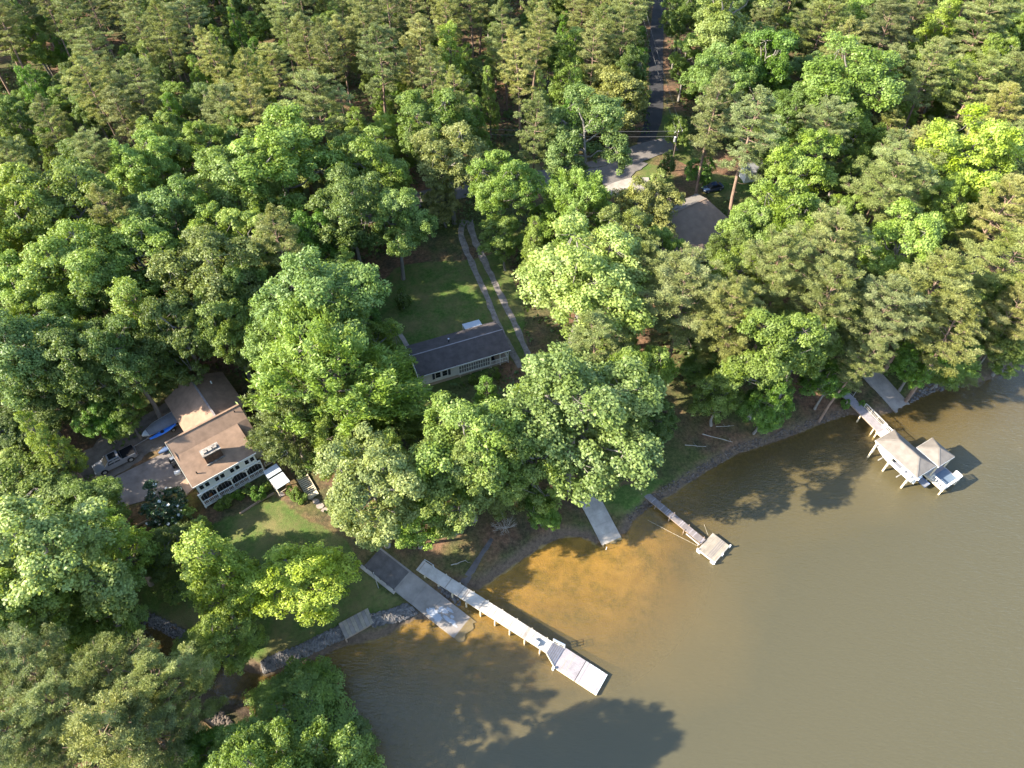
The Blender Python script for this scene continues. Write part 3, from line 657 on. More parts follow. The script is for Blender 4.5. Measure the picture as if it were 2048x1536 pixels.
MB().bb(0, X1, -.11, -.055, e-.22, e-.01).build('fascia', M['white'], rf)
for x, a, b in ((-.03, (0, e), (DY, DZ)), (-.03, (DY, DZ), (RY, RZ)), (-.03, (RY, RZ), (10, e-.5))): MB().beam((x, a[0], a[1]-.08), (x, b[0], b[1]-.08), .05, .2).build('verge_board', M['cream'], rf)
WX, WH, W0, W1 = 7.3, 4.55, 7.2, 17.6; WZ = e+1.9; WE = e-.35
MB().slab([(WX-WH, W0+1.6, WE), (WX, W0, WZ), (WX, W1, WZ), (WX-WH, W1-.2, WE)], .13).build('wing_roof', M['tan_roof'], rf)
MB().slab([(WX+.004, W0, WZ), (WX+WH, W0+1.6, WE), (WX+WH, W1-.2, WE), (WX+.004, W1, WZ)], .13).build('wing_roof', M['tan_roof'], rf)
MB().beam((WX, W0, WZ+.02), (WX, W1, WZ+.02), .28, .06).build('ridge_cap', M['deckd'], rf)
MB().bb(WX-WH+.4, WX+WH-.4, 9.62, W1-.5, -.8, WE).add([(WX-WH+.4, W1-.5, WE), (WX+WH-.4, W1-.5, WE), (WX, W1-.5, WZ-.2)], [(0, 1, 2)]).build('wing_wall', M['cream'], house)
MB().tube([(WX+2.2, 15, WZ-1.2), (WX+2.2, 15, WZ-.6)], [.1, .1], 8).build('vent_pipe', M['white'], rf)
for x, y, z in ((9.7, 6.1, RZ-.6), (1.4, 1.3, e+.4)): MB().tube([(x, y, z), (x, y, z+.55)], [.08, .08], 8).build('vent_pipe', M['black'], rf)
# chimney, a brick stack with mortar cap and pots
cx, cy_ = 4.3, 2.25
stk = MB().bb(cx-1.15, cx+1.15, cy_-.55, cy_+.55, e, e+2.35).build('chimney', M['brick'], house)
bm_ = M['brick']
for r in range(18):                                                        # brick courses, proud bands
    MB().bb(cx-1.165, cx+1.165, cy_-.565, cy_+.565, e+.55+r*.098, e+.55+r*.098+.08).build('brick_course', bm_, stk)
MB().bb(cx-1.28, cx+1.28, cy_-.68, cy_+.68, e+2.35, e+2.5).build('chimney_cap', M['stone_cap'], stk)
for k in (-.7, 0, .7): MB().bb(cx+k-.26, cx+k+.26, cy_-.3, cy_+.3, e+2.5, e+2.72+.08*abs(k)).build('flue', M['stone_cap'], stk)
MB().bb(cx-1.3, cx+1.3, cy_-.75, cy_-.58, e+.55, e+.72).build('flashing', M['stone_cap'], stk)
# upper windows in four pairs
for i in range(4):
    xa = .62+i*2.2
    for k in (0, 1): window(house, xa+k*.80, xa+k*.80+.74, e-1.62, e-.55, .13, M['white'], rows=2)
window(house, 9.5, 10.2, e-2.6, e-1.6, 2.58, M['white'], rows=2)
# porch: floor, posts, arched braces, dark screens
fl = e-4.75
MB().bb(0, X1+.3, -.15, 2.6, fl-.12, fl).build('porch_floor', M['deckbr'], house)
MB().bb(-.02, X1+.32, -.2, -.155, fl-.32, fl+.02).build('rim_board', M['white'], house)
for i in range(5):
    x = .1+i*(X1-.1)/4; MB().beam((x, .0, fl-.4-(.8 if i else .3)), (x, .0, e-2.15), .17).build('porch_post', M['white'], house)
    for s in (-1, 1):
        if 0 <= x+s*.5 <= X1+.1: MB().beam((x, 0, e-2.75), (x+s*.62, 0, e-2.2), .11).build('brace', M['white'], house)
    if i < 4:
        MB().bb(x+.12, x+2.2, .55, .6, fl, e-2.2).build('screen', M['screen'], house)
        for k in range(1, 5): MB().bb(x+k*.45-.02, x+k*.45+.02, .5, .545, fl, e-2.2).build('screen_bar', M['steel'], house)
MB().bb(.0, X1+.1, -.1, .1, e-2.2, e-2.06).build('porch_beam', M['white'], house)
for i in range(4): rail(house, (.2+i*2.27, -.08, fl), (2.28+i*2.27, -.08, fl), .95, M['white'], 9)
MB().bb(X1+.32, X2+2.6, .6, 4.4, fl-.1, fl+.02).build('side_deck', M['deckbr'], house)
for x, y in ((X2+2.4, .8), (X2+2.4, 4.2), (X2, .8)): MB().beam((x, y, -1.5), (x, y, fl), .14).build('deck_post', M['ply'], house)
rail(house, (X1+.5, .6, fl), (X2+2.5, .6, fl), .95, M['cream'], 12)
tt = empty('patio_table', tuple(hm2 @ Vector((X2+.6, 1.6, fl+.025))), yw, 'round dark table on the side deck of the lake house', 'table')
MB().tube([(0, 0, .70), (0, 0, .76)], [.62, .62], 16).build('tabletop', M['black'], tt); MB().tube([(0, 0, 0), (0, 0, .7)], [.07, .07], 8).build('pedestal', M['black'], tt)
wc = empty('wicker_chair', tuple(hm2 @ Vector((1.5, .28, fl+.005))), yw+.4, 'orange-brown wicker chair behind the porch railing', 'chair')
MB().bb(-.25, .25, -.2, .2, .3, .42).build('seat', M['chair'], wc); MB().bb(-.25, .25, .14, .2, .42, 1.0).build('backrest', M['chair'], wc)
for a in (-.2, .2):
    for b in (-.15, .15): MB().beam((a, b, 0), (a, b, .3), .05).build('leg', M['chair'], wc)

# white-topped shelter below the deck
q = [pg(526, 943, 2.2), pg(553, 979, 2.2), pg(581, 964, 2.2)]
sy = yawof(q[0], q[1]); sl = math.dist(q[0][:2], q[1][:2]); sw = math.dist(q[1][:2], q[2][:2]); zz = tz(*q[1][:2])
sh = empty('shelter', (q[0][0], q[0][1], zz), sy, 'low open shelter with two flat white roof panels beside the porch', 'shelter')
for a, b, z in ((0, sl*.40, 2.35), (sl*.46, sl, 2.2)):
    MB().slab([(a, 0, z), (b, 0, z-.02), (b, sw, z-.02), (a, sw, z)], .09).build('roof_panel', M['metalroof'], sh)
for x in (.1, sl*.5, sl-.1):
    for y in (.1, sw-.1): MB().beam((x, y, -1.2), (x, y, 2.1), .11).build('post', M['ply'], sh)
for y in (.06, sw-.06): MB().beam((0, y, 1.0), (sl, y, 1.0), .06, .1).build('rail', M['ply'], sh)
MB().beam((sl-.06, 0, 1.0), (sl-.06, sw, 1.0), .06, .1).build('rail', M['ply'], sh)
MB().bb(0, sl, 0, sw, -.1, .05).build('floor', M['deckd'], sh)

# timber garden stair
a, b = pg(605, 955), pg(622.5, 985); sy = yawof(a, b); sl = math.dist(a[:2], b[:2])
st = empty('garden_stair', (b[0], b[1], b[2]), sy, 'flight of timber garden steps below the lake house', 'stair')
for i in range(9):
    x = -sl+(i+.5)*sl/9; z = tz(b[0]+math.cos(sy)*x, b[1]+math.sin(sy)*x)-b[2]+.16
    MB().box((x, 0, z), (.17, 1.45, .09)).build('tread', M['ply'], st); MB().box((x-.05, 0, z-.14), (.28, 1.4, .10)).build('riser', M['deckd'], st)
for s in (-1, 1): MB().beam((-sl, s*.78, a[2]-b[2]+.22), (.1, s*.78, .2), .09, .25).build('stringer', M['ply'], st)
MB().box((.45, 0, .08), (.8, 1.6, .16)).build('landing', M['ply'], st)
def edging(pts, label):
    P = [pg(*p) for p in pts]; o = empty('timber_edging', P[0], 0, label, 'edging'); k = 0
    for a, b in zip(P[:-1], P[1:]):
        n = max(1, int(math.dist(a, b)/2.2))
        for i in range(n):
            f = [Vector(a)+(Vector(b)-Vector(a))*(j/n)-Vector(P[0]) for j in (i, i+.985)]
            for v in f: v.z = tz(v.x+P[0][0], v.y+P[0][1])-P[0][2]+.14
            MB().beam(f[0], f[1], .16, .34).build('timber', M['timber'], o)
edging([(549, 987), (515, 1006), (480, 1029)], 'timber edging between shrub bed and lawn')
edging([(392, 975), (365, 1000)], 'short timber edging beside the apron corner')
edging([(300, 1040), (268, 1055)], 'dark timber edging behind the flowering magnolia')
for k, p in enumerate([(622, 995), (632, 1003), (640, 1012), (650, 1020)]):
    P = pg(*p); mb = MB(); n = 7
    mb.slab([(math.cos(6.28*i/n)*(.42+.1*((i*5+k) % 3)), math.sin(6.28*i/n)*(.36+.08*((i*3+k) % 3)), .1) for i in range(n)], .12)
    o = mb.build('stepping_stone', M['flag']); o.location = P; tag(o, 'flat brown stepping stone below the garden stair', 'stone', 'stepping stones')

# --- hip-roofed house by the road
z3 = pg(1400,470)[2]
A = pl(1352.8, 423.6, z3+6); B = pl(1413, 397, z3+6); y3 = yawof(A, B); l3 = math.dist(A, B)
h3 = empty('house', (A[0], A[1], z3), y3, 'brown hip-roofed house half hidden by trees near the road', 'house')
rz, ez, fd, bd = 6., 3.0, 8.6, 4.2; xl = -7.5; xr = l3
rf = MB().slab([(xl, -fd, ez), (xr+2.0, -fd, ez), (xr, 0, rz), (xl, 0, rz)], .14).build('roof', M['h3_roof'], h3)
MB().slab([(xl, .004, rz), (xr, .004, rz), (xr+2.0, bd, ez+.9), (xl, bd, ez+.9)], .14).build('rear_roof', M['boat_roof'], rf)
MB().slab([(xr+.004, 0, rz), (xr+2.0, -fd, ez), (xr+2.0, bd, ez+.9)], .14).build('hip_roof', M['h3_roof'], rf)
MB().beam((xl, 0, rz+.02), (xr, 0, rz+.02), .3, .06).build('ridge_cap', M['h3_roof'], rf)
MB().slab([(-.5, 1.2, rz-.5), (2.2, 1.2, rz-.5), (2.2, 7.5, rz-.5), (-.5, 7.5, ez+.6)], .14).build('wing_roof', M['boat_roof'], rf)
MB().slab([(-.504, 1.2, rz-.5), (-.504, 7.5, ez+.6), (-3.4, 7.5, ez), (-3.4, 1.2, ez)], .14).build('wing_roof', M['boat_roof'], rf)
MB().bb(xl+.4, xr+1.5, -fd+.5, bd-.4, -1, ez-.1).bb(-3.0, 1.8, bd-.4, 7.1, -1, ez-.2).build('wall', M['cream'], h3)
MB().bb(xl, xr+2, -fd-.04, -fd-.005, ez-.2, ez-.02).build('fascia', M['white'], rf)
for x in (-4, 0, 3.5): window(h3, x, x+1.3, .9, 2.2, -fd+.47, M['white'])

# --- white outbuilding among the trees
P = pg(1488, 366); wb = empty('shed', P, .25, 'white weatherboard shed glimpsed behind a bare pine trunk', 'shed')
MB().bb(0, 5, 0, 3.2, -.8, 2.4).build('wall', M['white'], wb)
for x in (.9, 2.0, 3.1, 4.2): MB().bb(x-.05, x+.05, -.03, -.004, -.4, 2.3).build('batten', M['siding'], wb)
rf = MB().slab([(-.3, -.3, 2.4), (5.3, -.3, 2.4), (5.3, 1.6, 3.2), (-.3, 1.6, 3.2)], .08).build('roof', M['steel'], wb)
MB().slab([(-.3, 1.604, 3.2), (5.3, 1.604, 3.2), (5.3, 3.5, 2.4), (-.3, 3.5, 2.4)], .08).build('roof_slope', M['steel'], rf)
window(wb, 1.2, 1.9, .6, 1.6, -.02, M['cream'])

# --- open timber structure deep in the right-hand wood
P = pg(1612, 160); db = empty('cabin', P, .1, 'timber cabin with pale posts glimpsed in the far wood', 'cabin')
MB().bb(0, 7, .9, 5, -.5, 3).build('wall', M['logs'], db)
rf = MB().slab([(-.4, -.3, 2.9), (7.4, -.3, 2.9), (7.4, 3, 4.2), (-.4, 3, 4.2)], .1).build('roof', M['h3_roof'], db)
MB().slab([(-.4, 3.004, 4.2), (7.4, 3.004, 4.2), (7.4, 5.6, 3), (-.4, 5.6, 3)], .1).build('roof_slope', M['h3_roof'], rf)
for x in (.2, 1.8, 3.4, 5, 6.8): MB().beam((x, 0, -.5), (x, 0, 2.85), .22).build('post', M['cream'], db)

# ---------------------------------------------------------------- ramps
def ramp(R_, name, m, label, n=10, ragged=True, th=.28):
    A, B, w, za, zb = R_; yaw = yawof(A, B); L = math.dist(A, B); P = MB(); rr = random.Random(L)
    o = empty(name, (A[0], A[1], 0), yaw, label, 'boat ramp')
    for i in range(n):                                                     # poured bays with joints
        a, b = L*i/n, L*(i+1)/n-.02; f = lambda x: za+(zb-za)*x/L
        if i == n-1 and ragged:
            e_ = [(b+rr.uniform(-.35, .25), -w+2*w*k/8) for k in range(9)]
            pts = [(a, -w, f(a))]+[(x, y, f(x)) for x, y in e_]+[(a, w, f(a))]
        else: pts = [(a, -w, f(a)), (b, -w, f(b)), (b, w, f(b)), (a, w, f(a))]
        MB().slab(pts, th).build('concrete_bay', m, o)
    return o, L, w, yaw
r1, L1, w1, yw1 = ramp(RAMP1, 'boat_ramp', M['concrete'], 'long concrete boat ramp running down beside the long dock', 6)
f1 = lambda x: RAMP1[3]+(RAMP1[4]-RAMP1[3])*x/L1
rr = random.Random(4)
def blob(cx, cy, rx, ry, z, n=14, seed=1):
    q = random.Random(seed); return [(cx+math.cos(6.283*k/n)*rx*q.uniform(.55, 1.2), cy+math.sin(6.283*k/n)*ry*q.uniform(.75, 1.2)) for k in range(n)]
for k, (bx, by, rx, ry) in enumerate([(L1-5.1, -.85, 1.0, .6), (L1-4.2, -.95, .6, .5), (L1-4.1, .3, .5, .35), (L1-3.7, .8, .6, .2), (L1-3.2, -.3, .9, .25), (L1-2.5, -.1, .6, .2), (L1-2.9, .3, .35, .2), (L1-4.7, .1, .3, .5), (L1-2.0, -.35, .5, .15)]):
    MB().slab([(x, max(-w1+.05, min(w1-.05, y)), f1(x)+.014-.001*k) for x, y in blob(bx, by, rx, ry, 0, 26, k+3)], .01).build('pale_patch', M['palecon'], r1)  # pale blue-grey patches laid on the ramp as thin ragged sheets
MB().slab([(.0, -w1+.05, f1(0)+.03), (5.2, -w1+.05, f1(5.2)+.03), (5.2, w1-.25, f1(5.2)+.03), (.0, w1-.25, f1(0)+.03)], .05).build('dark_pad', M['pad'], r1)
MB().slab([(-.3, -w1-.42, f1(0)+.18), (5.6, -w1-.42, f1(5.6)+.14), (5.6, -w1+.02, f1(5.6)+.14), (-.3, -w1+.02, f1(0)+.18)], .5).build('kerb', M['concrete2'], r1)
for i in range(5): MB().beam((.6+i*1.2, -w1-.05, f1(i)-.2), (.6+i*1.2, -w1-.05, f1(i)+.75), .07).build('kerb_post', M['black'], r1)
ramp(RAMP2, 'boat_ramp', M['concrete2'], 'short pale concrete ramp in dappled shade by the muddy cove', 5)
ramp(RAMP3, 'boat_ramp', M['concrete'], 'grey concrete ramp in shade beside the boathouse gangway', 4)
fp = empty('flagpole', pg(757, 1176), 0, 'tall bare pole at the edge of the long boat ramp', 'pole')
MB().tube([(0, 0, -.3), (0, 0, 4.6)], [.06, .045], 8).build('shaft', M['steel'], fp); MB().tube([(0, 0, 4.6), (0, 0, 4.72)], [.07, .03], 8).build('finial', M['steel'], fp)
# shore platform
q = [pl(*p, 1.3) for p in [(735.7, 1215.8), (677, 1247), (690.8, 1277), (748, 1245)]]
sp_ = empty('shore_platform', (q[1][0], q[1][1], 0), 0, 'square weathered platform set into the stone bank', 'platform')
o = Vector((q[1][0], q[1][1], 0)); Q = [Vector((a, b, 1.3))-o for a, b in q]
for i in range(8):
    a, b = i/8, (i+1)/8-.006
    MB().slab([Q[1].lerp(Q[0], a), Q[2].lerp(Q[3], a), Q[2].lerp(Q[3], b), Q[1].lerp(Q[0], b)], .14).build('deck_panel', M['floatw'] if i % 2 else M['concrete'], sp_)
for p in Q[2:]: MB().beam((p.x, p.y, -1), (p.x, p.y, 1.15), .16).build('post', M['timber'], sp_)
MB().beam((Q[2].x, Q[2].y, 1.05), (Q[3].x, Q[3].y, 1.05), .08, .2).build('rim_board', M['timber'], sp_)

# ---------------------------------------------------------------- long dock with stair and float
A = pl(832, 1139.6, 1.42); B = pl(1081.7, 1299, 1.42); yd = yawof(A, B); Ld = math.dist(A, B)
dk = empty('dock', (A[0], A[1], 0), yd, 'long bleached wooden dock reaching from the shore to a float', 'dock')
tag(boards(MB(), 0, Ld+.8, 0, 1.62, 1.42, .15, par=dk).build('deck_boards', M['deckw'], dk), kind='stuff')
for y in (.08, 1.54): MB().beam((0, y, 1.24), (Ld+.8, y, 1.24), .08, .24).build('joist', M['ply'], dk)
for i in range(9):
    x = 1.5+i*(Ld-1.6)/8
    for y in (-.08, 1.70): MB().beam((x, y, -3), (x, y, 1.33), .16).build('pile', M['ply'], dk)
    MB().beam((x+.1, -.1, .95), (x+.1, 1.72, .95), .06, .2).build('cross_beam', M['ply'], dk)
MB().tube([(.4, 1.5, 1.42), (.4, 1.5, 2.35), (1.9, 1.5, 2.35), (1.9, 1.5, 1.42)], [.035]*4, 6).build('hand_rail', M['metalroof'], dk)
A2 = pl(1106.7, 1333, .42); B2 = pl(1193, 1389.6, .42); C2 = pl(1128.5, 1293.8, .42)
yf = yawof(A2, B2); Lf = math.dist(A2, B2); wf = math.dist(A2, C2)
fl_ = empty('floating_dock', (A2[0], A2[1], 0), yf, 'two-part pale floating platform at the end of the long dock', 'floating dock')
tag(boards(MB(), 0, Lf*.5-.03, 0, wf, .42, .15, par=fl_).build('deck_boards', M['deckg'], fl_), kind='stuff')
tag(boards(MB(), Lf*.5+.03, Lf, 0, wf, .42, .15, par=fl_, m=M['deckg']).build('deck_boards', M['metalroof'], fl_), kind='stuff')
for a, b in ((0, Lf*.5-.04), (Lf*.5+.04, Lf)):
    MB().bb(a+.02, b-.02, .03, wf-.03, -.15, .37).build('pontoon', M['black'], fl_); MB().bb(a, b, -.05, -.005, .15, .40).build('rim_board', M['ply'], fl_)
MB().tube([(.1, -.2, -.2), (.1, -.2, .75)], [.16, .16], 12).build('bumper', M['white'], fl_)
dm = Matrix.Translation(dk.location) @ Matrix.Rotation(yd, 4, 'Z'); fm = (Matrix.Translation(fl_.location) @ Matrix.Rotation(yf, 4, 'Z'))
p0, p1 = dm @ Vector((Ld+.8, 0, 1.42)), dm @ Vector((Ld+.8, 1.62, 1.42)); q0, q1 = fm @ Vector((.02, .05, .5)), fm @ Vector((.02, wf-.1, .5))
gs = empty('dock_stair', (p0.x, p0.y, 0), 0, 'flared wooden stair from the long dock down to its float', 'stair'); O = Vector((p0.x, p0.y, 0))
for i in range(6):
    f, f2 = (i+.08)/6, (i+.92)/6
    MB().slab([p0.lerp(q0, f)-O, p0.lerp(q0, f2)-O+Vector((0, 0, .0)), p1.lerp(q1, f2)-O, p1.lerp(q1, f)-O], .06).build('tread', M['deckg'], gs)
for a, b in ((p0, q0), (p1, q1)): MB().beam(a-O-Vector((0, 0, .12)), b-O-Vector((0, 0, .08)), .09, .2).build('stringer', M['ply'], gs)
up = Vector((0, 0, 1))
hr = MB().beam(p1-O+up*1.0, q1-O+up*1.0, .14, .06).beam(p1-O+up*.5, q1-O+up*.5, .05, .1).build('hand_rail', M['white'], gs)
for f in (.02, .5, .97): MB().beam(p1.lerp(q1, f)-O-up*.1, p1.lerp(q1, f)-O+up*.98, .1).build('rail_post', M['white'], gs)
bx = empty('dock_box', tuple(dm @ Vector((Ld-1.0, .32, 1.422))), yd, 'low lidded storage box on the end of the long dock', 'box')
MB().bb(-.5, .5, -.24, .24, 0, .42).build('box_body', M['deckg'], bx, bevel=.01); MB().bb(-.53, .53, -.27, .27, .42, .47).build('lid', M['metalroof'], bx)

# ---------------------------------------------------------------- narrow grey dock with square float
A = pl(1273, 980, .8); B = pl(1402.5, 1088, .8); ys = yawof(A, B); Ls = math.dist(A, B)
d2 = empty('dock', (A[0], A[1], 0), ys, 'narrow weathered grey walkway out to a small square float', 'dock')
tag(boards(MB(), 0, Ls, 0, 1.0, .8, .16, .04, .02, par=d2, m=M['deckg']).build('deck_boards', M['deckd'], d2), kind='stuff')
for y in (.06, .94): MB().beam((0, y, .66), (Ls, y, .66), .07, .18).build('joist', M['timber'], d2)
for i in range(5):
    for y in (-.05, 1.05): MB().beam((1.+i*2.6, y, -3), (1.+i*2.6, y, 1.0), .12).build('pile', M['timber'], d2)
MB().beam((Ls-2.4, -.28, .78), (Ls-.1, -.28, .78), .14, .08).build('side_plank', M['deckw'], d2)
A3 = pl(1396, 1098, .6); B3 = pl(1429, 1124, .6); y4 = yawof(A3, B3)
f2_ = empty('floating_dock', (A3[0], A3[1], 0), y4, 'small square plank float with white barrels at the end of the grey walkway', 'floating dock')
tag(boards(MB(), 0, 2.75, 0, 3.5, .6, .13, .04, .02, par=f2_, m=M['deckd']).build('deck_boards', M['floatw'], f2_), kind='stuff')
MB().bb(.0, 2.75, -.05, -.003, .3, .58).bb(2.753, 2.80, 0, 3.5, .3, .58).build('rim_board', M['deckw'], f2_)
for x in (.25, 2.45): MB().tube([(x, -.12, .12), (x, 3.55, .12)], [.28, .28], 12).build('barrel', M['gel'], f2_, smooth=False)
for x, y in ((.0, -.1), (2.78, -.1), (2.85, 3.5), (2.85, 1.7)): MB().tube([(x, y, .2), (x, y, .85)], [.11, .11], 10).build('mooring_post', M['white'], f2_)
for k, (p, q_) in enumerate([((1295, 1040), (1396, 1092)), ((1408, 1048), (1416, 1070))]):
    a = Vector((*pl(*p, .05), .05)); b = Vector((*pl(*q_, .6), .6)); mb = MB(); mb.tube([a, a.lerp(b, .5)-Vector((0, 0, .06)), b], [.011]*3, 5)
    tag(mb.build('mooring_line', M['rope']), ['long taut mooring line from the bank to the square float', 'short mooring line behind the square float'][k], 'rope')
P = (*pl(1211, 1100), -.4); mk = empty('marker_stake', P, 0, 'white stake in the shallows off the short pale ramp', 'stake')
MB().tube([(0, 0, -.5), (.12, .1, 1.1)], [.04, .04], 6).build('shaft', M['white'], mk)

# ---------------------------------------------------------------- boathouse
A = pl(1751, 881, 4.1); B = pl(1834.4, 955.8, 4.1); yb = yawof(A, B); Lb = math.dist(A, B); wb_ = 4.0
bh = empty('boathouse', (A[0], A[1], 0), yb, 'open boathouse on tall posts with beige hip roof and pavilion', 'boathouse')
def hip(name, x0, x1, y0, y1, z, h, rid, m, par):
    ym = (y0+y1)/2; a, b = (x0+rid, ym, z+h), (x1-rid, ym, z+h); c = [(x0, y0, z), (x1, y0, z), (x1, y1, z), (x0, y1, z)]
    r = empty_part = MB().slab([c[0], c[1], b, a] if x1-x0 > 2*rid+.05 else [c[0], c[1], a], .1).build(name, m, par)
    MB().slab([c[2], c[3], a, b] if x1-x0 > 2*rid+.05 else [c[2], c[3], a], .1).build('roof_slope', m, r)
    MB().slab([c[3], c[0], a], .1).build('roof_slope', m, r); MB().slab([c[1], c[2], b], .1).build('roof_slope', m, r)
    for p, q in ((c[0], a), (c[3], a), (c[1], b), (c[2], b)): MB().beam(p, q, .2, .05).build('hip_cap', M['boat_roof'], r)
    if x1-x0 > 2*rid+.05: MB().beam(a, b, .2, .06).build('ridge_cap', M['boat_roof'], r)
    for p, q in zip(c, c[1:]+c[:1]): MB().beam(Vector(p)-Vector((0, 0, .12)), Vector(q)-Vector((0, 0, .12)), .06, .16).build('fascia', M['white'], r)
    return r
hip('roof', 0, Lb, 0, wb_, 4.1, 1.25, 2.0, M['boat_roof'], bh)
hip('pavilion_roof', 3.9, 7.8, 4.25, 7.7, 4.1, 1.15, 1.95, M['boat_roof'], bh)
for x in (.35, 3.2, 6.6):
    MB().beam((x, .25, -4), (x, .25, 4.0), .24).build('post', M['ply'], bh)
    MB().beam((x, 3.75, -4), (x, 3.75, 4.0), .24).build('post', M['ply'], bh)
    MB().beam((x, .1, 3.9), (x, 3.9, 3.9), .14, .24).build('beam', M['ply'], bh)
    MB().beam((x+.16, .30, 1.3), (x+.16, .30, 3.9), .07).build('lift_guide', M['steel'], bh)
for y in (.25, 3.75): MB().beam((.1, y, 3.72), (Lb-.1, y, 3.72), .12, .2).build('beam', M['ply'], bh)
for x in (4.1, 7.6):
    for y in (4.45, 7.5): MB().beam((x, y, -4), (x, y, 4.0), .2).build('post', M['ply'], bh)
dz = 1.35
tag(boards(MB(), -2.0, 10.3, 3.95, 5.4, dz, .15).build('deck_boards', M['deckw'], bh), kind='stuff')
tag(boards(MB(), 3.9, 10.3, 5.42, 7.6, dz, .15).build('deck_boards', M['deckg'], bh), kind='stuff')
MB().bb(7.9, 10.2, 5.0, 7.4, dz+.005, dz+.04).build('deck_mat', M['bluefloor'], bh)
for y in (3.98, 7.57): MB().beam((-2 if y < 5 else 3.9, y, dz-.2), (10.3, y, dz-.2), .09, .26).build('joist', M['ply'], bh)
for x, y in ((-1.8, 4.05), (1.2, 4.05), (10.15, 4.05), (10.15, 7.45), (8.0, 7.5)): MB().beam((x, y, -4), (x, y, dz+(1.05 if x > 9 else .0)), .2).build('pile', M['ply'], bh)
rail(bh, (-2, 5.35, dz), (3.8, 5.35, dz), 1.0, M['white'], 26); rail(bh, (10.2, 4.2, dz), (10.2, 7.5, dz), 1.0, M['white'], 15, top=.22)
rail(bh, (8.0, 4.05, dz), (10.1, 4.05, dz), 1.0, M['cream'], 6, top=.22); rail(bh, (9.2, 7.52, dz), (10.2, 7.52, dz), 1.0, M['white'], 5, top=.2)
# boat hung in the lift
bm4 = Matrix.Translation(bh.location) @ Matrix.Rotation(yb, 4, 'Z')
def hull(mb, L, B_, D, n=14, bow=1.0, z=0.):
    """lofted hull, bow towards -x"""
    k = 9; P = []
    for i in range(n+1):
        t = i/n; w = B_/2*min(1, (t*2.6)**.6 if t < .4 else 1)*(1-.06*max(0, t-.7)); x = -L/2+L*t; kz = .75*D*max(0, 1-t*3)**2*bow
        for j in range(k):
            a = -1+2*j/(k-1); P.append((x-(.35*(1-abs(a)**2)*max(0, 1-t*6)*0), a*w*(1 if abs(a) > .99 else .985), z+kz+(D-kz)*abs(a)**1.9+ .12*D*max(0, 1-t*2.2)*abs(a)))
    F = [(i*k+j, i*k+j+1, (i+1)*k+j+1, (i+1)*k+j) for i in range(n) for j in range(k-1)]
    F.append(tuple(n*k+j for j in range(k))[::-1]); mb.add(P, F)
    return [(P[i*k], P[i*k+k-1]) for i in range(n+1)]
bt = empty('motorboat', tuple(bm4 @ Vector((3.5, 1.15, 1.45))), yb, 'white motorboat hoisted under the boathouse roof with outboard engine', 'boat')
mb = MB(); rim = hull(mb, 7.4, 2.6, 1.3); hl = mb.build('hull', M['gel'], bt, smooth=True)
mb = MB(); mb.v = [(p[0], p[1]*.93, p[2]-.06) for r in rim for p in r]; mb.f = [(2*i, 2*i+1, 2*i+3, 2*i+2) for i in range(len(rim)-1)]; mb.build('deck', M['gel'], bt)
mb = MB()
for i in range(len(rim)-1):
    for s in (0, 1): mb.beam(rim[i][s], rim[i+1][s], .12, .1)
mb.build('gunwale', M['gel'], bt)
MB().bb(.2, 2.4, -.85, .85, 1.22, 1.32).build('cockpit_floor', M['canvas'], bt); MB().bb(-.2, .2, -.8, .8, 1.3, 1.75).build('windscreen', M['glass'], bt, bevel=.03)
for y in (-.5, .5): MB().bb(1.5, 2.1, y-.3, y+.3, 1.32, 1.7).build('seat', M['gel'], bt, bevel=.05)
ob = MB().bb(3.55, 4.1, -.28, .28, 1.1, 1.75).build('outboard_motor', M['gel'], bt, bevel=.12); MB().bb(3.65, 3.9, -.1, .1, -.1, 1.1).build('engine_leg', M['gel'], ob, bevel=.03)
MB().tube([(3.6, .9, 1.0), (3.95, .9, 1.0)], [.22, .2], 10).build('fender', M['gel'], bt)
for x in (-1.6, 1.8): MB().beam((x, -1.2, -.1), (x, 1.3, -.1), .14).build('lift_cradle', M['steel'], bh).location = Vector((3.5, 1.15, 1.45))
# second craft under the pavilion side: small dark-hulled runabout's stern
rb = empty('rowing_boat', tuple(bm4 @ Vector((6.9, 3.05, .35))), yb, 'small dark boat half hidden between boathouse posts', 'boat')
mb = MB(); rim = hull(mb, 3.2, 1.2, .6); mb.build('hull', M['slateblue'], rb, smooth=True)
mb = MB(); mb.v = [(p[0], p[1]*.9, p[2]-.08) for r in rim for p in r]; mb.f = [(2*i, 2*i+1, 2*i+3, 2*i+2) for i in range(len(rim)-1)]; mb.build('cover', M['canvas'], rb)
# gangway
A = pl(1669, 776.6, 1.9); B = pl(1756, 864.5, 1.4); yg = yawof(A, B); Lg = math.dist(A, B)
gw = empty('gangway', (A[0], A[1], 1.9), yg, 'shaded timber gangway from the wooded bank to the boathouse', 'gangway')
n = 50
mb = MB()
for i in range(n): mb.box(((i+.5)*Lg/n, .75, -.5*(i+.5)/n), (Lg/n-.02, 1.45, .045))
tag(mb.build('deck_boards', M['deckg'], gw), kind='stuff')
for y in (.08, 1.42): MB().beam((0, y, -.14), (Lg, y, -.64), .08, .2).build('joist', M['timber'], gw)
for x in (3., 5.9, 8.7): MB().beam((x, -.05, -4), (x, -.05, -.05-.05*x), .18).build('pile', M['ply'], gw); MB().beam((x, 1.55, -4), (x, 1.55, -.05-.05*x), .18).build('pile', M['ply'], gw)
rail(gw, (5., 1.5, -.25), (Lg, 1.5, -.5), 1.0, M['deckw'], 20)
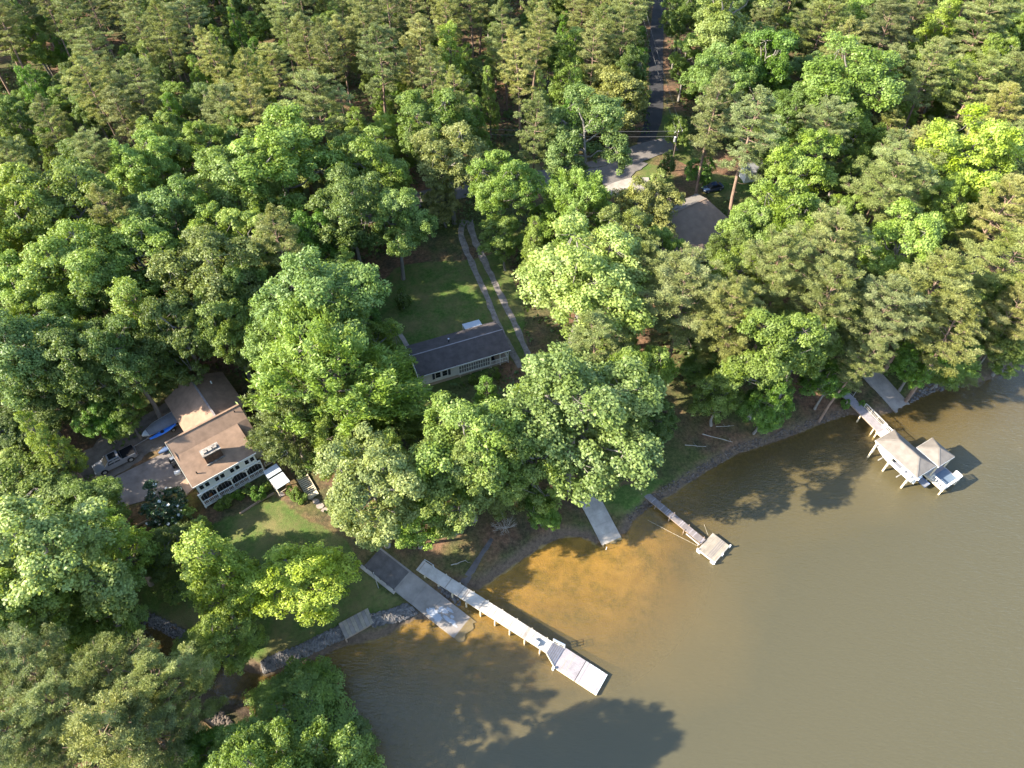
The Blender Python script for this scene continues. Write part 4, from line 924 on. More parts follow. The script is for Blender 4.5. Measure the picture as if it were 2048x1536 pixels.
# ---------------------------------------------------------------- vehicles
def wheel(par, x, y, r, w):
    wv = MB().tube([(x, y-w/2, r), (x, y+w/2, r)], [r, r], 20).build('wheel', M['tyre'], par)
    s = -1 if y < 0 else 1
    MB().tube([(x, y+s*w/2, r), (x, y+s*(w/2+.015), r)], [r*.62, r*.58], 16).build('rim', M['steel'], wv)
def loft(mb, secs):
    """secs: list of x, half width bottom, half width top, z bottom, z top"""
    P = []
    for x, wb, wt, z0_, z1_ in secs: P += [(x, -wb, z0_), (x, -wb*1.0, z0_+(z1_-z0_)*.55), (x, -wt, z1_), (x, wt, z1_), (x, wb, z0_+(z1_-z0_)*.55), (x, wb, z0_)]
    F = [(i*6+j, i*6+(j+1) % 6, (i+1)*6+(j+1) % 6, (i+1)*6+j) for i in range(len(secs)-1) for j in range(6)]
    F += [(0, 1, 2, 3, 4, 5), tuple((len(secs)-1)*6+j for j in range(6))[::-1]]; mb.add(P, F); return mb
A = pg(190, 945, .5); B = pg(272, 902, .5); yt = yawof(A, B)
c = mid(A, B); zt = tz(*c)+.06
tk = empty('pickup_truck', (c[0], c[1], zt), yt, 'silver crew-cab pickup with black bed cover on the gravel lane', 'truck')     # nose at -x
loft(MB(), [(-2.98, .82, .72, .42, .80), (-2.86, .95, .84, .36, .98), (-2.5, .99, .90, .34, 1.08), (-1.45, 1.0, .92, .34, 1.16), (-1.3, 1.0, .95, .34, 1.18), (.95, 1.0, .96, .34, 1.20), (1.0, 1.0, .96, .36, 1.28), (2.8, 1.0, .96, .40, 1.28), (2.95, .96, .93, .45, 1.24)]).build('body', M['silver'], tk, bevel=.03)
loft(MB(), [(-1.5, .88, .84, 1.12, 1.2), (-.72, .90, .72, 1.12, 1.86), (-.5, .90, .73, 1.12, 1.90), (.55, .90, .73, 1.12, 1.92), (.82, .90, .74, 1.12, 1.86), (1.0, .90, .80, 1.12, 1.3)]).build('cab', M['silver'], tk, bevel=.03)
MB().slab([(-1.50, -.76, 1.235), (-.74, -.66, 1.895), (-.74, .66, 1.895), (-1.50, .76, 1.235)], .03).build('windscreen', M['carglass'], tk)
MB().slab([(.86, -.66, 1.88), (1.02, -.74, 1.36), (1.02, .74, 1.36), (.86, .66, 1.88)], .03).build('rear_window', M['carglass'], tk)
MB().bb(-.5, .5, -.55, .55, 1.91, 1.945).build('sunroof', M['carglass'], tk)
for s in (-1, 1):
    for a, b in ((-1.05, -.12), (-.04, .74)):
        q = [(a+(.35 if a < -1 else .03), s*.775, 1.82), (b, s*.775, 1.82), (b, s*.925, 1.28), (a, s*.925, 1.28)]
        MB().add(q+[(x, y+s*.02, z) for x, y, z in q], [(0,1,2,3),(7,6,5,4),(0,4,5,1),(1,5,6,2),(2,6,7,3),(3,7,4,0)]).build('side_window', M['carglass'], tk)
    MB().box((-1.0, s*1.1, 1.3), (.2, .26, .2)).build('mirror', M['silver'], tk, bevel=.03)
    MB().box((-2.86, s*.72, .88), (.2, .34, .18)).build('headlight', M['gel'], tk, bevel=.03); MB().box((2.93, s*.86, .98), (.08, .16, .4)).build('tail_light', M['chair'], tk)
    MB().box((-.08, s*1.005, 1.08), (.2, .03, .04)).build('door_handle', M['steel'], tk)
    for x in (-1.85, 1.9): wheel(tk, x, s*.90, .42, .28)
    for x in (-1.85, 1.9): MB().tube([(x, s*.70, .46), (x, s*1.008, .46)], [.50, .50], 20).build('wheel_arch', M['black'], tk)
MB().bb(1.06, 2.9, -.88, .88, 1.275, 1.315).build('bed_cover', M['vinyl'], tk, bevel=.015)
MB().bb(-3.0, -2.9, -.6, .6, .55, .82).build('grille', M['black'], tk); MB().bb(-3.04, -2.94, -.9, .9, .38, .54).build('bumper', M['steel'], tk, bevel=.03); MB().bb(2.95, 3.05, -.9, .9, .45, .6).build('bumper', M['steel'], tk, bevel=.02)

# covered boat on trailer
A = pg(288, 878, .9); B = pg(362, 832, .9); yt = yawof(A, B); c = mid(A, B); zt = tz(*c)+.06
tb = empty('trailer_boat', (c[0], c[1], zt+.55), yt, 'white boat under grey canvas cover on a trailer', 'boat')
mb = MB(); Lb_ = math.dist(A[:2], B[:2]); rim = hull(mb, Lb_, 2.5, .95); mb.build('hull', M['gel'], tb, smooth=True)
mb = MB(); mb.v = []
for i, (p, q_) in enumerate(rim):
    t = i/(len(rim)-1); h = .5*math.sin(math.pi*min(1, t*.9+.1))
    if t < .13: continue
    mb.v += [(p[0], p[1]*.96, p[2]+.02), (p[0], p[1]*.55, p[2]+h*.8), (p[0], 0, p[2]+h), (p[0], q_[1]*.55, q_[2]+h*.8), (p[0], q_[1]*.96, q_[2]+.02)]
n = len(mb.v)//5; mb.f = [(i*5+j, i*5+j+1, (i+1)*5+j+1, (i+1)*5+j) for i in range(n-1) for j in range(4)]
mb.build('canvas_cover', M['canvas'], tb, smooth=True)
mb = MB(); mb.v = [(p[0], p[1]*.95, p[2]-.02) for r in rim for p in r]; mb.f = [(2*i, 2*i+1, 2*i+3, 2*i+2) for i in range(len(rim)-1)]; mb.build('foredeck', M['gel'], tb)
mb = MB(); mb.tube([(-Lb_/2+1.0, -1.0, 1.05), (-Lb_/2+2.2, -1.26, 1.02), (Lb_/2-1.5, -1.27, 1.0)], [.05, .08, .08], 6).build('rub_rail', M['black'], tb)
tr = empty('boat_trailer', (c[0], c[1], zt), yt, 'galvanised trailer with long drawbar under the covered boat', 'trailer')
MB().beam((-Lb_/2-1.9, 0, .45), (-Lb_/2+.6, 0, .45), .1).build('drawbar', M['steel'], tr)
for s in (-1, 1): MB().beam((-Lb_/2+.4, s*.1, .45), (Lb_/2-.5, s*.85, .45), .1).build('frame_rail', M['steel'], tr)
for s in (-1, 1): wheel(tr, 1.0, s*1.05, .33, .2); MB().bb(.6, 1.4, s*1.05-.14, s*1.05+.14, .70, .74).build('mudguard', M['black'], tr)
def kayak(name, pa, pb, h, m, w, label, cat, cover=None):
    A = pg(*pa, h); B = pg(*pb, h); y_ = yawof(A, B); c = mid(A, B); L = math.dist(A[:2], B[:2])
    k = empty(name, (c[0], c[1], A[2]-.15), y_, label, cat); mb = MB(); P = []; n = 14
    for i in range(n+1):
        t = i/n; ww = w/2*math.sin(math.pi*(.03+.94*t))**.65; zz = .10*abs(2*t-1)**3
        P += [(-L/2+L*t, -ww, .16+zz), (-L/2+L*t, -ww*.6, .30+zz), (-L/2+L*t, 0, .34+zz), (-L/2+L*t, ww*.6, .30+zz), (-L/2+L*t, ww, .16+zz), (-L/2+L*t, 0, -.1+zz)]
    mb.add(P, [(i*6+j, i*6+(j+1) % 6, (i+1)*6+(j+1) % 6, (i+1)*6+j) for i in range(n) for j in range(6)]); mb.build('hull', m, k, smooth=True)
    MB().tube([(-.1, 0, .335), (-.1, 0, .36)], [.34*w, .34*w], 14).build('cockpit', M['black'] if not cover else cover, k); return k
kayak('kayak', (300, 879), (352, 848), 2.0, M['blue'], .85, 'bright blue kayak laid along the side of the covered boat', 'kayak')
kayak('canoe', (318, 908), (362, 874), .45, M['slateblue'], 1.25, 'faded blue covered skiff with pointed bow beside the house', 'skiff', M['slateblue'])
P = pg(350, 908); gb = empty('storage_bin', (P[0], P[1], P[2]+.08), .7, 'dark green storage bin beside the blue skiff', 'bin')
MB().bb(-.5, .5, -.35, .35, 0, .62).build('bin_body', M['bingreen'], gb, bevel=.04); MB().bb(-.54, .54, -.39, .39, .62, .70).build('lid', M['bingreen'], gb, bevel=.02)
P = pg(351, 928); at = empty('quad_bike', (P[0], P[1], P[2]+.1), 2.3, 'black quad bike parked beside the brown house', 'quad bike')
loft(MB(), [(-.8, .3, .2, .45, .7), (-.3, .35, .3, .4, .85), (.3, .3, .25, .4, .8), (.8, .35, .3, .5, .72)]).build('body', M['black'], at, bevel=.03)
for x in (-.6, .6):
    for y in (-.42, .42): MB().tube([(x, y-.13, .28), (x, y+.13, .28)], [.28, .28], 14).build('wheel', M['tyre'], at)
MB().beam((-.35, -.4, 1.0), (-.35, .4, 1.0), .04).build('handlebar', M['steel'], at); MB().bb(.3, .8, -.25, .25, .74, .80).build('rack', M['gel'], at)
P = pg(357, 948); gr = empty('cool_box', (P[0], P[1], P[2]+.1), .4, 'white cool box by the corner of the brown house', 'box')
MB().bb(-.4, .4, -.25, .25, 0, .4).build('box_body', M['gel'], gr, bevel=.03); MB().bb(-.42, .42, -.27, .27, .4, .48).build('lid', M['gel'], gr, bevel=.02)

# dark car in the shade near the road house
P = pg(1424, 380); cr_ = empty('parked_car', (P[0], P[1], P[2]+.02), .35, 'dark blue car parked in shade beside the bare pine', 'car')
loft(MB(), [(-2.2, .7, .6, .35, .65), (-2.0, .85, .75, .25, .8), (-.9, .88, .8, .22, .92), (1.2, .88, .8, .22, .95), (2.1, .85, .75, .28, .9), (2.2, .75, .7, .4, .8)]).build('body', M['carblue'], cr_, bevel=.04)
loft(MB(), [(-1.1, .78, .72, .9, .95), (-.4, .76, .6, .9, 1.42), (.9, .76, .6, .9, 1.42), (1.6, .78, .7, .9, .98)]).build('cabin', M['carglass'], cr_, bevel=.03)
MB().bb(-.35, .85, -.56, .56, 1.42, 1.45).build('roof_panel', M['carblue'], cr_)
for x in (-1.4, 1.35):
    for s in (-1, 1): wheel(cr_, x, s*.8, .32, .2)
for s in (-1, 1): MB().box((-2.12, s*.6, .65), (.16, .3, .14)).build('headlight', M['gel'], cr_)

# ---------------------------------------------------------------- utility poles and wires
def pole(P, H, label):
    o = empty('utility_pole', (P[0], P[1], P[2]), .35, label, 'utility pole')
    MB().tube([(0, 0, -.8), (0, 0, H)], [.16, .11], 10).build('shaft', M['polewood'], o); MB().beam((-.9, -.13, H-.5), (.9, -.13, H-.5), .1, .12).build('cross_arm', M['polewood'], o)
    for x in (-.8, 0, .8): MB().tube([(x, -.13, H-.44), (x, -.13, H-.2)], [.05, .04], 8).build('insulator', M['gel'], o)
    return o
Pa = pg(1341, 343); Ha = 9.5
u1 = pole(Pa, Ha, 'utility pole with grey transformer beside the road bend')
tf = MB().tube([(-.35, .1, Ha-2.6), (-.35, .1, Ha-1.6)], [.27, .27], 14).build('transformer', M['steel'], u1); MB().tube([(-.35, .1, Ha-1.6), (-.35, .1, Ha-1.45)], [.2, .06], 10).build('transformer_lid', M['steel'], tf)
Pb = (*pl(640, 330, 4.5), 0); Pb = (Pb[0], Pb[1], tz(Pb[0], Pb[1])); pole(Pb, 9.5, 'second utility pole hidden among trees along the road')
Pc = pg(1290, 30); Pc = (Pc[0]-4, Pc[1], Pc[2]); pole(Pc, 9.5, 'far utility pole beside the lane through the wood')
def wire(a, b, sag, label):
    mb = MB(); pts = []
    for i in range(17):
        t = i/16; p = Vector(a).lerp(Vector(b), t); p.z -= sag*4*t*(1-t); pts.append(p)
    mb.tube(pts, [.028]*17, 5); tag(mb.build('power_line', M['wire']), label, 'cable', 'overhead wires')
for dz_, da, q_, l in ((-.2, -.8, Pb, 'overhead wire strung along the worn road, upper of two'), (-1.5, .0, Pb, 'overhead wire strung along the worn road, lower of two'),
        (-.2, .8, Pc, 'overhead wire strung up the dark lane, upper of two'), (-1.4, .1, Pc, 'overhead wire strung up the dark lane, lower of two')):
    wire((Pa[0]+da*.9, Pa[1]+da*.3, Pa[2]+Ha+dz_), (q_[0]+da*.9, q_[1]+da*.3, q_[2]+Ha+dz_), 1.0, l)

# stacked logs by the road
P = pg(1057, 385); lp = empty('log_pile', P, 1.25, 'stack of grey split logs beside the road', 'log pile')
for k in range(3):
    for i in range(8-k): MB().tube([(-1.2+.1*((i*3+k) % 3), (i+.5*k)*.28-1.1, .14+.24*k), (1.2, (i+.5*k)*.28-1.1, .14+.24*k)], [.14, .13], 8).build('log', M['logs'] if (i+k) % 3 else M['driftwood'], lp)

# ---------------------------------------------------------------- stone banks and fallen wood
def stones(name, pts, width, n, label, smin=.11, smax=.27, inland=.3, m='stone'):
    rng = np.random.default_rng(n); P = [np.array(pl(*p, .5)) for p in pts]; sl = [np.hypot(*(b-a)) for a, b in zip(P[:-1], P[1:])]; tot = sum(sl)
    ico = [(0,0,1),(.894,0,.447),(.276,.851,.447),(-.724,.526,.447),(-.724,-.526,.447),(.276,-.851,.447),(.724,.526,-.447),(-.276,.851,-.447),(-.894,0,-.447),(-.276,-.851,-.447),(.724,-.526,-.447),(0,0,-1)]
    fa = [(0,1,2),(0,2,3),(0,3,4),(0,4,5),(0,5,1),(1,6,2),(2,7,3),(3,8,4),(4,9,5),(5,10,1),(6,7,2),(7,8,3),(8,9,4),(9,10,5),(10,6,1),(11,7,6),(11,8,7),(11,9,8),(11,10,9),(11,6,10)]
    ico = np.array(ico); mb = MB(); Q = []
    for k in range(n):
        f = rng.uniform(0, tot); i = 0
        while f > sl[i] and i < len(sl)-1: f -= sl[i]; i += 1
        a, b = P[i], P[i+1]; u = (b-a)/sl[i]; p = a+u*f+np.array([-u[1], u[0]])*(rng.uniform(-.5, .5)*width+inland); Q.append(p)
    Q = np.array(Q)
    for A_, B_, hw, _, _ in RAMPS:
        u = (np.array(B_)-np.array(A_)); u /= np.hypot(*u); Q = Q[np.abs((Q-np.array(A_))@np.array([-u[1], u[0]])) > hw+.35]
    z = terr(Q)
    for p, zz in zip(Q, z):
        s = rng.uniform(smin, smax)*rng.uniform(.7, 1.2, 3); a = rng.uniform(0, 6.28); v = ico*(1+rng.normal(size=(12, 1))*.14)*s; ca, sa = math.cos(a), math.sin(a)
        V = np.stack([v[:, 0]*ca-v[:, 1]*sa+p[0], v[:, 0]*sa+v[:, 1]*ca+p[1], v[:, 2]*.75+zz+.08], 1); mb.add(V.tolist(), fa)
    tag(mb.build(name, M[m]), label, 'stones', kind='stuff')
stones('riprap_stones', [(525, 1338), (600, 1310), (688, 1268)], 1.45, 1200, 'grey riprap stones along the lawn below the lake house', inland=.25)
stones('riprap_stones', [(745, 1250), (800, 1232), (838, 1216)], 1.6, 700, 'pale riprap stones between platform and long ramp', inland=.25)
stones('riprap_stones', [(290, 1240), (350, 1270), (425, 1300), (470, 1332)], 1.3, 520, 'dark riprap stones lining the shaded inlet', inland=.3)
stones('riprap_stones', [(430, 1420), (470, 1470), (505, 1530)], 1.8, 420, 'riprap stones on the far bank of the inlet', inland=-.3, m='bank')
stones('shore_stones', [(1262, 1042), (1310, 1004), (1400, 948), (1480, 902), (1560, 876), (1640, 845), (1700, 826)], 1.1, 520, 'rough stones and roots along the eroded bank', .06, .2, .5, 'bank')
stones('shore_stones', [(1812, 806), (1870, 778), (1930, 768)], 1.2, 160, 'small stones on the bank past the grey ramp', .1, .28, .4)
stones('shore_stones', [(885, 1170), (905, 1190), (915, 1215)], 1.4, 120, 'scattered stones between the long ramp and dock', .1, .26, 0)
def log(pa, pb, r, label, m='driftwood'):
    a, b = Vector(pg(*pa, .1)), Vector(pg(*pb, .1)); mb = MB(); rng = np.random.default_rng(int(pa[0])); limb(mb, a, b, r, r*.4, rng, 6, 5, .02)
    for k in range(4):
        p = a.lerp(b, rng.uniform(.3, .95)); limb(mb, p, p+Vector((rng.normal()*.5, rng.normal()*.5, .25)), r*.4, r*.12, rng, 4, 2)
    tag(mb.build('fallen_log', M[m]), label, 'log')
log((1405, 868), (1465, 884), .07, 'long bleached fallen log on the brown bank'); log((1370, 890), (1412, 893), .05, 'thin fallen branch lower on the brown bank'); log((1432, 853), (1468, 851), .05, 'thin fallen branch near the bank top')
log((902, 1130), (932, 1120), .07, 'pale drift log lying beside the long dock'); log((1700, 800), (1716, 778), .08, 'fallen branch under trees by the gangway')
log((1990, 745), (2030, 742), .10, 'bare fallen tree in the shallows past the grey ramp'); log((300, 1500), (340, 1480), .1, 'pale dead branch among the lower pines')
def deadbush(p, label, R_=1.2):
    P = pg(*p); rng = np.random.default_rng(int(p[0])); mb = MB()
    for k in range(26):
        d = sphere_dirs(1, rng)[0]; d[2] = abs(d[2])*.6+.15; e_ = d*R_*rng.uniform(.7, 1.3); limb(mb, (0, 0, 0), e_, .03, .012, rng, 4, 3, .1)
        for j in range(5): limb(mb, e_*rng.uniform(.5, 1), e_+rng.normal(size=3)*.3, .012, .006, rng, 3, 1)
    o = mb.build('dead_bush', M['driftwood']); o.location = P; tag(o, label, 'bush')
deadbush((1010, 1056), 'grey leafless bush on the muddy cove bank', 1.5); deadbush((1320, 872), 'dry brush heap under trees on the bank', 1.0)
strip('path', R((985, 1078), (965, 1105), (945, 1140), (925, 1172)), [.5, .7, .8, .8], M['pad'], .03, 'dark eroded gully crossing the muddy bank', jit=.5)
# ---------------------------------------------------------------- trees measured on the photograph
T = tree_at
HAND = [
 # around the brown house and lower left
 (48,1008,100,'B','mg','broad green oak overhanging the edge of the dark apron', 11), (120,1150,120,'O','pale','pale silvery-green oak below the dark apron'), (35,1230,95,'O','yg','yellow-green tree at the head of the inlet'),
 (232,1090,58,'M','yg','upright yellow-green tree behind the magnolia'), (190,1215,85,'O','mg','mid-green tree above the dark inlet stones'), (440,1140,72,'M3','lime','lime-yellow maple standing on the lake house lawn'),
 (590,1160,88,'B','lime','spreading lime-yellow maple leaning over the lawn towards the dark pad'), (465,1265,62,'B','mg','shaded green tree at the lawn edge above the riprap'),
 (245,1345,82,'L','olive','olive pine nearest the dark inlet stones'), (365,1385,80,'L','olive','olive pine with yellowish lit flank beside the inlet water'), (295,1455,78,'L','olive2','grey-olive pine between the lower inlet pines'), (75,1345,84,'L','olive2','grey-olive pine below the yellow-green inlet tree'), (140,1430,82,'L','olive','olive pine with pale bare branches among the lower pines'), (40,1480,80,'L','olive2','dull olive pine at the foot of the inlet pines'), (395,1300,56,'B','mg','low green tree over the shaded inlet'),
 (215,1500,75,'P','gold','golden olive pine among the lower pines'), (590,1430,108,'B','mg','green tree leaning over the shaded water', 22), (690,1505,60,'B','dark','small dark tree lowest on the shaded water edge', 22), (500,1500,60,'B','mg','green tree behind the tree leaning over the water', 11),
 (400,1505,60,'O','bright','bright green sapling among the lower pines', 10), (345,1105,50,'B','dark','small dark tree on the lawn beside the lime maple'), (382,1052,42,'S','mg','rounded green shrub below the porch'),
 (650,1575,85,'O','mg','tall green tree on the point below the shaded water', 21),
 (545,1580,80,'O','mg','tall oak behind the point of the shaded bank', 23),
 # centre front
 (655,790,125,'W','yg','big feathery yellow-green tree beside the lake house'), (582,850,72,'W','lg2','lower feathery tree touching the lake house deck'), (635,610,95,'O','blue','bluish-green oak left of the white home yard'), (575,690,70,'O','mg','green oak between the bluish oak and the feathery tree'),
 (745,700,60,'B','mg','shaded green tree beside the white home lawn'), (745,985,94,'O','pale','pale yellow-green tree above the dark pad'), (830,1045,66,'B','yg','low yellow-green boughs over the start of the long dock'),
 (938,922,100,'O','yg','spreading yellow-green oak in front of the white home'), (900,965,84,'O','lg2','light green oak above the cove'), (1078,832,54,'O','yg','light green oak beside the white home porch'), (1150,835,126,'O','blue','large bluish-green oak above the short ramp'),
 (1070,930,78,'O','mg','green oak under the large bluish oak'), (1085,1015,36,'B','bright','small bright green tree at the muddy cove'), (1215,930,56,'B','dark','dark low tree beside the short pale ramp'), (772,850,58,'W','mg','shaded feathery tree before the white home corner'),
 (700,870,70,'W','yg','feathery yellow-green tree below the big feathery one'),
 (1225,800,72,'O','mg','green oak joined to the large bluish one'), (1000,985,54,'B','lg2','light green low tree between the oaks above the cove'), (1265,880,52,'B','mg','green boughs above the narrow grey walkway'), (2020,705,56,'O','mg','green oak dipping over the far shaded shallows'), (1905,725,50,'B','mg','green boughs past the grey ramp'), (1655,770,44,'B','bright','bright green tree at the bank near the gangway foot'), (1440,800,50,'B','mg','green low tree over the brush on the bank'),
 # drive and road
 (1150,570,108,'O','pale','pale leafy oak beside the wheel ruts'), (1235,500,66,'O','lg2','light green oak beside the hip-roofed house'), (1300,440,66,'B','gold','pale golden tree with bare grey limbs by the hip-roofed house'), (1302,398,28,'M','pale','silvery small tree behind the golden tree'),
 (1150,425,66,'W','yg','feathery light green tree at the head of the wheel ruts'), (1180,285,72,'O','blue','bluish-green oak overhanging the road'), (1222,215,66,'B','gold','olive-gold flowering oak beside the dark lane'), (1140,140,42,'M','yg','upright yellow-green poplar behind the road'),
 (1066,262,38,'P','olive','slender lone pine with tall bare trunk beside the road'), (995,385,58,'O','yg','yellow-green oak at the road end of the wheel ruts'), (1010,485,42,'B','mg','low green tree beside the wheel ruts'), (888,405,34,'B','gold','thin golden tree at the top of the white home yard'),
 (903,130,42,'M','lime','tall lime-green poplar in the pine wood'), (808,172,22,'M','lime','narrow lime-green sapling beside the tall poplar'), (860,265,66,'O','mg','dense green oak behind the road'), (900,330,60,'O','gold','olive-gold oak fringing the road'),
 (745,345,64,'O','mg','dense green oak above the yard, beside a gap to the road'), (700,430,70,'O','dark','shaded dark oak at the yard corner'), (790,450,60,'O','blue','dark bluish oak with bare trunk in the yard'), (1355,262,26,'B','mg','small green tree overhanging the lane mouth'),
 (1332,335,18,'B','dark','dark bushy cedar at the foot of the transformer pole'), (1398,350,26,'B','bright','small sunlit bright green tree near the parked car'),
 (1245,25,44,'P','olive','tall olive pine shading the top of the dark lane', 27), (1250,95,40,'P','olive2','grey-olive pine shading the middle of the dark lane', 26), (1255,160,34,'O','dark','dark green oak overhanging the shaded lane', 20), (1362,40,36,'O','dark','dark green oak leaning over the lane top', 18), (1372,120,30,'O','mg','green oak leaning over the lane middle', 15),
 # left wood
 (560,345,100,'O','yg','wide yellow-green oak in the left wood'), (600,285,46,'M','pale','pale pointed tree behind the wide yellow-green oak'), (635,225,58,'L','olive','bushy olive pine in the gap of the pine wood'), (560,490,50,'P','olive','olive pine among the left oaks'), (630,490,46,'O','bright','bright green tree beside the olive pine'),
 (470,400,72,'O','mg',None), (430,560,86,'O','lg2',None), (350,450,72,'O','blue',None), (290,345,60,'O','yg',None), (205,335,48,'L','olive',None), (150,430,84,'O','mg',None), (55,440,84,'O','yg',None), (50,610,66,'O','yg',None), (165,545,84,'O','mg',None),
 (295,530,74,'O','mg',None), (45,715,84,'O','blue',None), (140,740,76,'O','dark',None), (290,640,58,'M','yg',None), (255,730,70,'O','dark',None), (185,815,48,'B','dark',None), (75,820,72,'O','dark',None, 11), (370,680,70,'O','dark',None), (455,650,66,'O','mg',None), (500,590,60,'O','blue',None),
 (520,700,48,'W','pale','pale feathery tree behind the lake house wing'), (330,745,46,'B','dark','dark tree drooping over the lake house wing'), (250,830,44,'B','mg','low green trees behind the gravel lane'), (15,870,60,'O','dark',None, 10), (330,300,50,'O','mg',None), (480,300,46,'O','blue',None), (400,320,50,'O','mg',None), (230,600,60,'O','dark',None), (110,630,60,'O','mg',None), (420,480,60,'O','yg',None), (510,500,56,'O','yg',None),
 # right wood
 (1430,165,56,'O','blue','bluish-green oak beside the dark lane'), (1450,65,78,'O','pale','pale flowering oak at the top of the lane'), (1530,135,60,'O','bright','round bright green oak beside the pale flowering oak'), (1430,228,48,'P','olive','olive pine with straight bare trunk beside the parked car'), (1505,262,52,'P','olive2','olive pine with leaning pale trunk before the white shed'),
 (1700,185,88,'O','yg','broad yellow-green oak in the right wood'), (1700,75,40,'M','yg',None), (1645,275,54,'L','olive2','grey-olive pine beside the broad yellow-green oak'), (1780,368,76,'L','olive','spreading flat-topped olive pine in the right wood'), (1940,312,80,'O','lime','wide lime-green oak in the right wood'),
 (1990,420,66,'L','gold',None), (1600,345,62,'O','yg',None), (1555,440,66,'O','yg','yellow-green oak beside the hip-roofed house, away from the road'), (1492,470,50,'O','mg','green oak behind the hip-roofed house corner'), (1375,600,84,'L','olive','tall yellow-olive pine above the eroded bank'), (1460,640,66,'L','olive',None),
 (1560,560,72,'L','olive2',None), (1650,505,76,'L','olive',None), (1640,615,72,'L','olive2',None), (1790,500,70,'O','yg',None), (1850,590,78,'L','olive',None), (1760,640,70,'L','olive2','olive pine overhanging the gangway'), (1900,670,60,'P','olive',None), (2000,530,76,'L','olive',None), (2015,640,58,'L','gold',None),
 (1545,720,84,'O','mg','dark green oak over the eroded bank'), (1530,815,52,'B','bright','bright green tree dipping to the water'), (1285,765,52,'O','mg','green oak beside the large bluish one'), (1300,850,46,'B','dark','dark shrubby tree on the brown bank'), (1230,690,44,'O','yg',None), (1290,560,60,'L','olive',None), (1320,520,40,'O','yg',None), (1400,740,38,'B','mg',None), (1835,725,50,'B','bright','bright green tree beside the grey ramp'),
 (1930,745,36,'L','olive','olive pine bough dipping over the water past the grey ramp'), (1705,720,40,'P','olive',None), (1640,50,50,'L','olive',None), (1770,60,56,'L','olive2',None), (1870,65,40,'M','lime',None), (1960,55,66,'L','olive',None), (2015,180,50,'L','olive2',None), (1935,180,56,'L','olive',None), (1860,160,46,'O','mg',None), (1990,240,46,'L','gold',None),
 (1580,235,44,'O','blue',None), (1880,430,50,'O','yg',None), (1700,290,44,'O','mg',None), (1470,560,56,'O','mg',None), (1455,520,40,'O','dark',None), (1980,130,40,'O','yg',None), (1600,700,56,'O','mg',None), (1680,660,50,'O','dark',None), (1960,600,50,'O','mg',None), (1880,750,34,'B','mg',None), (1985,690,40,'O','dark',None),
]
PAL['lg2'] = (.165, .215, .050)
def zone(x, y):
    px, py = proj(x, y, 4)
    if px < 1290 and py < 330: return 'in the pine wood beyond the road'
    if px < 760: return 'in the dense left wood behind the lake house'
    if px > 1340: return 'in the mixed right wood above the boathouse'
    return 'between the houses and the road'
KIND = dict(P='pine with bare trunk', L='spreading pine', O='broadleaf oak', M='upright poplar', W='feathery tree', B='low bushy tree', S='undergrowth shrub')
TONE = dict(lime='lime-green', yg='yellow-green', mg='mid-green', pale='pale green', blue='bluish-green', dark='dark green', bright='bright green', olive='olive', olive2='grey-olive', gold='golden olive', lg2='light green')
MARKS = {n: pg(*p)[:2] for n, p in {'the white shed': (1480,375), 'the timber cabin': (1612,160), 'the hip-roofed house': (1395,450), 'the boathouse gangway': (1680,780), 'the grey ramp': (1760,775), 'the eroded bank': (1450,890),
  'the dark lane': (1312,60), 'the mouth of the dark lane': (1310,200), 'the transformer pole': (1341,343), 'the lone roadside pine': (1066,390), 'the wheel ruts': (950,500), 'the log pile': (1057,385), 'the covered trailer boat': (325,855), 'the pickup': (232,925),
  'the wing of the lake house': (400,790), 'the shaded inlet': (290,1245), 'the yard of the white home': (760,600), 'the tall lime poplar': (903,200), 'the bushy olive pine': (635,300), 'the wide yellow-green oak': (560,420),
  'the flat-topped pine': (1780,440), 'the wide lime-green oak': (1940,380), 'the broad yellow-green oak': (1700,270), 'the lower pines': (200,1430), 'the round bright green oak': (1530,190)}.items()}
GROUPS = {}
def auto_label(typ, colour, x, y, size=''):
    z = zone(x, y); n, (a, b) = min(MARKS.items(), key=lambda m: math.dist(m[1], (x, y))); d = math.dist((a, b), (x, y))
    l = (size+' '+TONE[colour]+' '+KIND[typ]+(' close beside '+n if d < 9 else ' near '+n if d < 22 else ' '+z)).strip(); return l, GROUPS.setdefault(l, 'trees '+z)
for px, py, r, ty, col, lab, *hh in HAND:
    ty = {'M3': 'M'}.get(ty, ty); t = T(px, py, r, ty, col, lab, H=hh[0] if hh else None)
    t_ = t.location
    if lab is None: t['label'], t['group'] = auto_label(ty[0], col, t_.x, t_.y)

# trunks standing in the open yard get no fill trees; the rest of the wood is filled by spacing
CLEAR = [[(185,945),(285,870),(320,780),(372,742),(445,738),(500,800),(525,900),(560,930),(650,990),(650,1040),(560,1060),(470,1040),(300,1060),(230,1020),(205,965)],
 [(470,1030),(660,1040),(690,1070),(850,1110),(900,1090),(960,1060),(1100,1090),(1160,980),(1200,970),(1280,960),(1330,880),(1480,850),(1540,870),(1640,760),(1840,760),(2060,760),(2060,1560),(740,1560),(640,1380),(520,1340),(690,1270),(700,1200),(640,1200),(660,1080)],
 [(770,540),(830,480),(940,450),(960,470),(1040,560),(1040,640),(1070,720),(1010,740),(860,790),(800,770),(760,660)],
 [(1302,-80),(1332,-80),(1335,120),(1380,280),(1500,340),(1500,400),(1400,400),(1440,400),(1440,500),(1360,490),(1350,430),(1260,400),(1200,380),(1050,390),(960,320),(1200,320),(1300,270),(1300,150)]]
CLEAR = [np.array(c, float) for c in CLEAR]
CIRC = np.array([(math.cos(a), math.sin(a)) for a in np.linspace(0, 6.28, 9)[:-1]]+[(0, 0)])
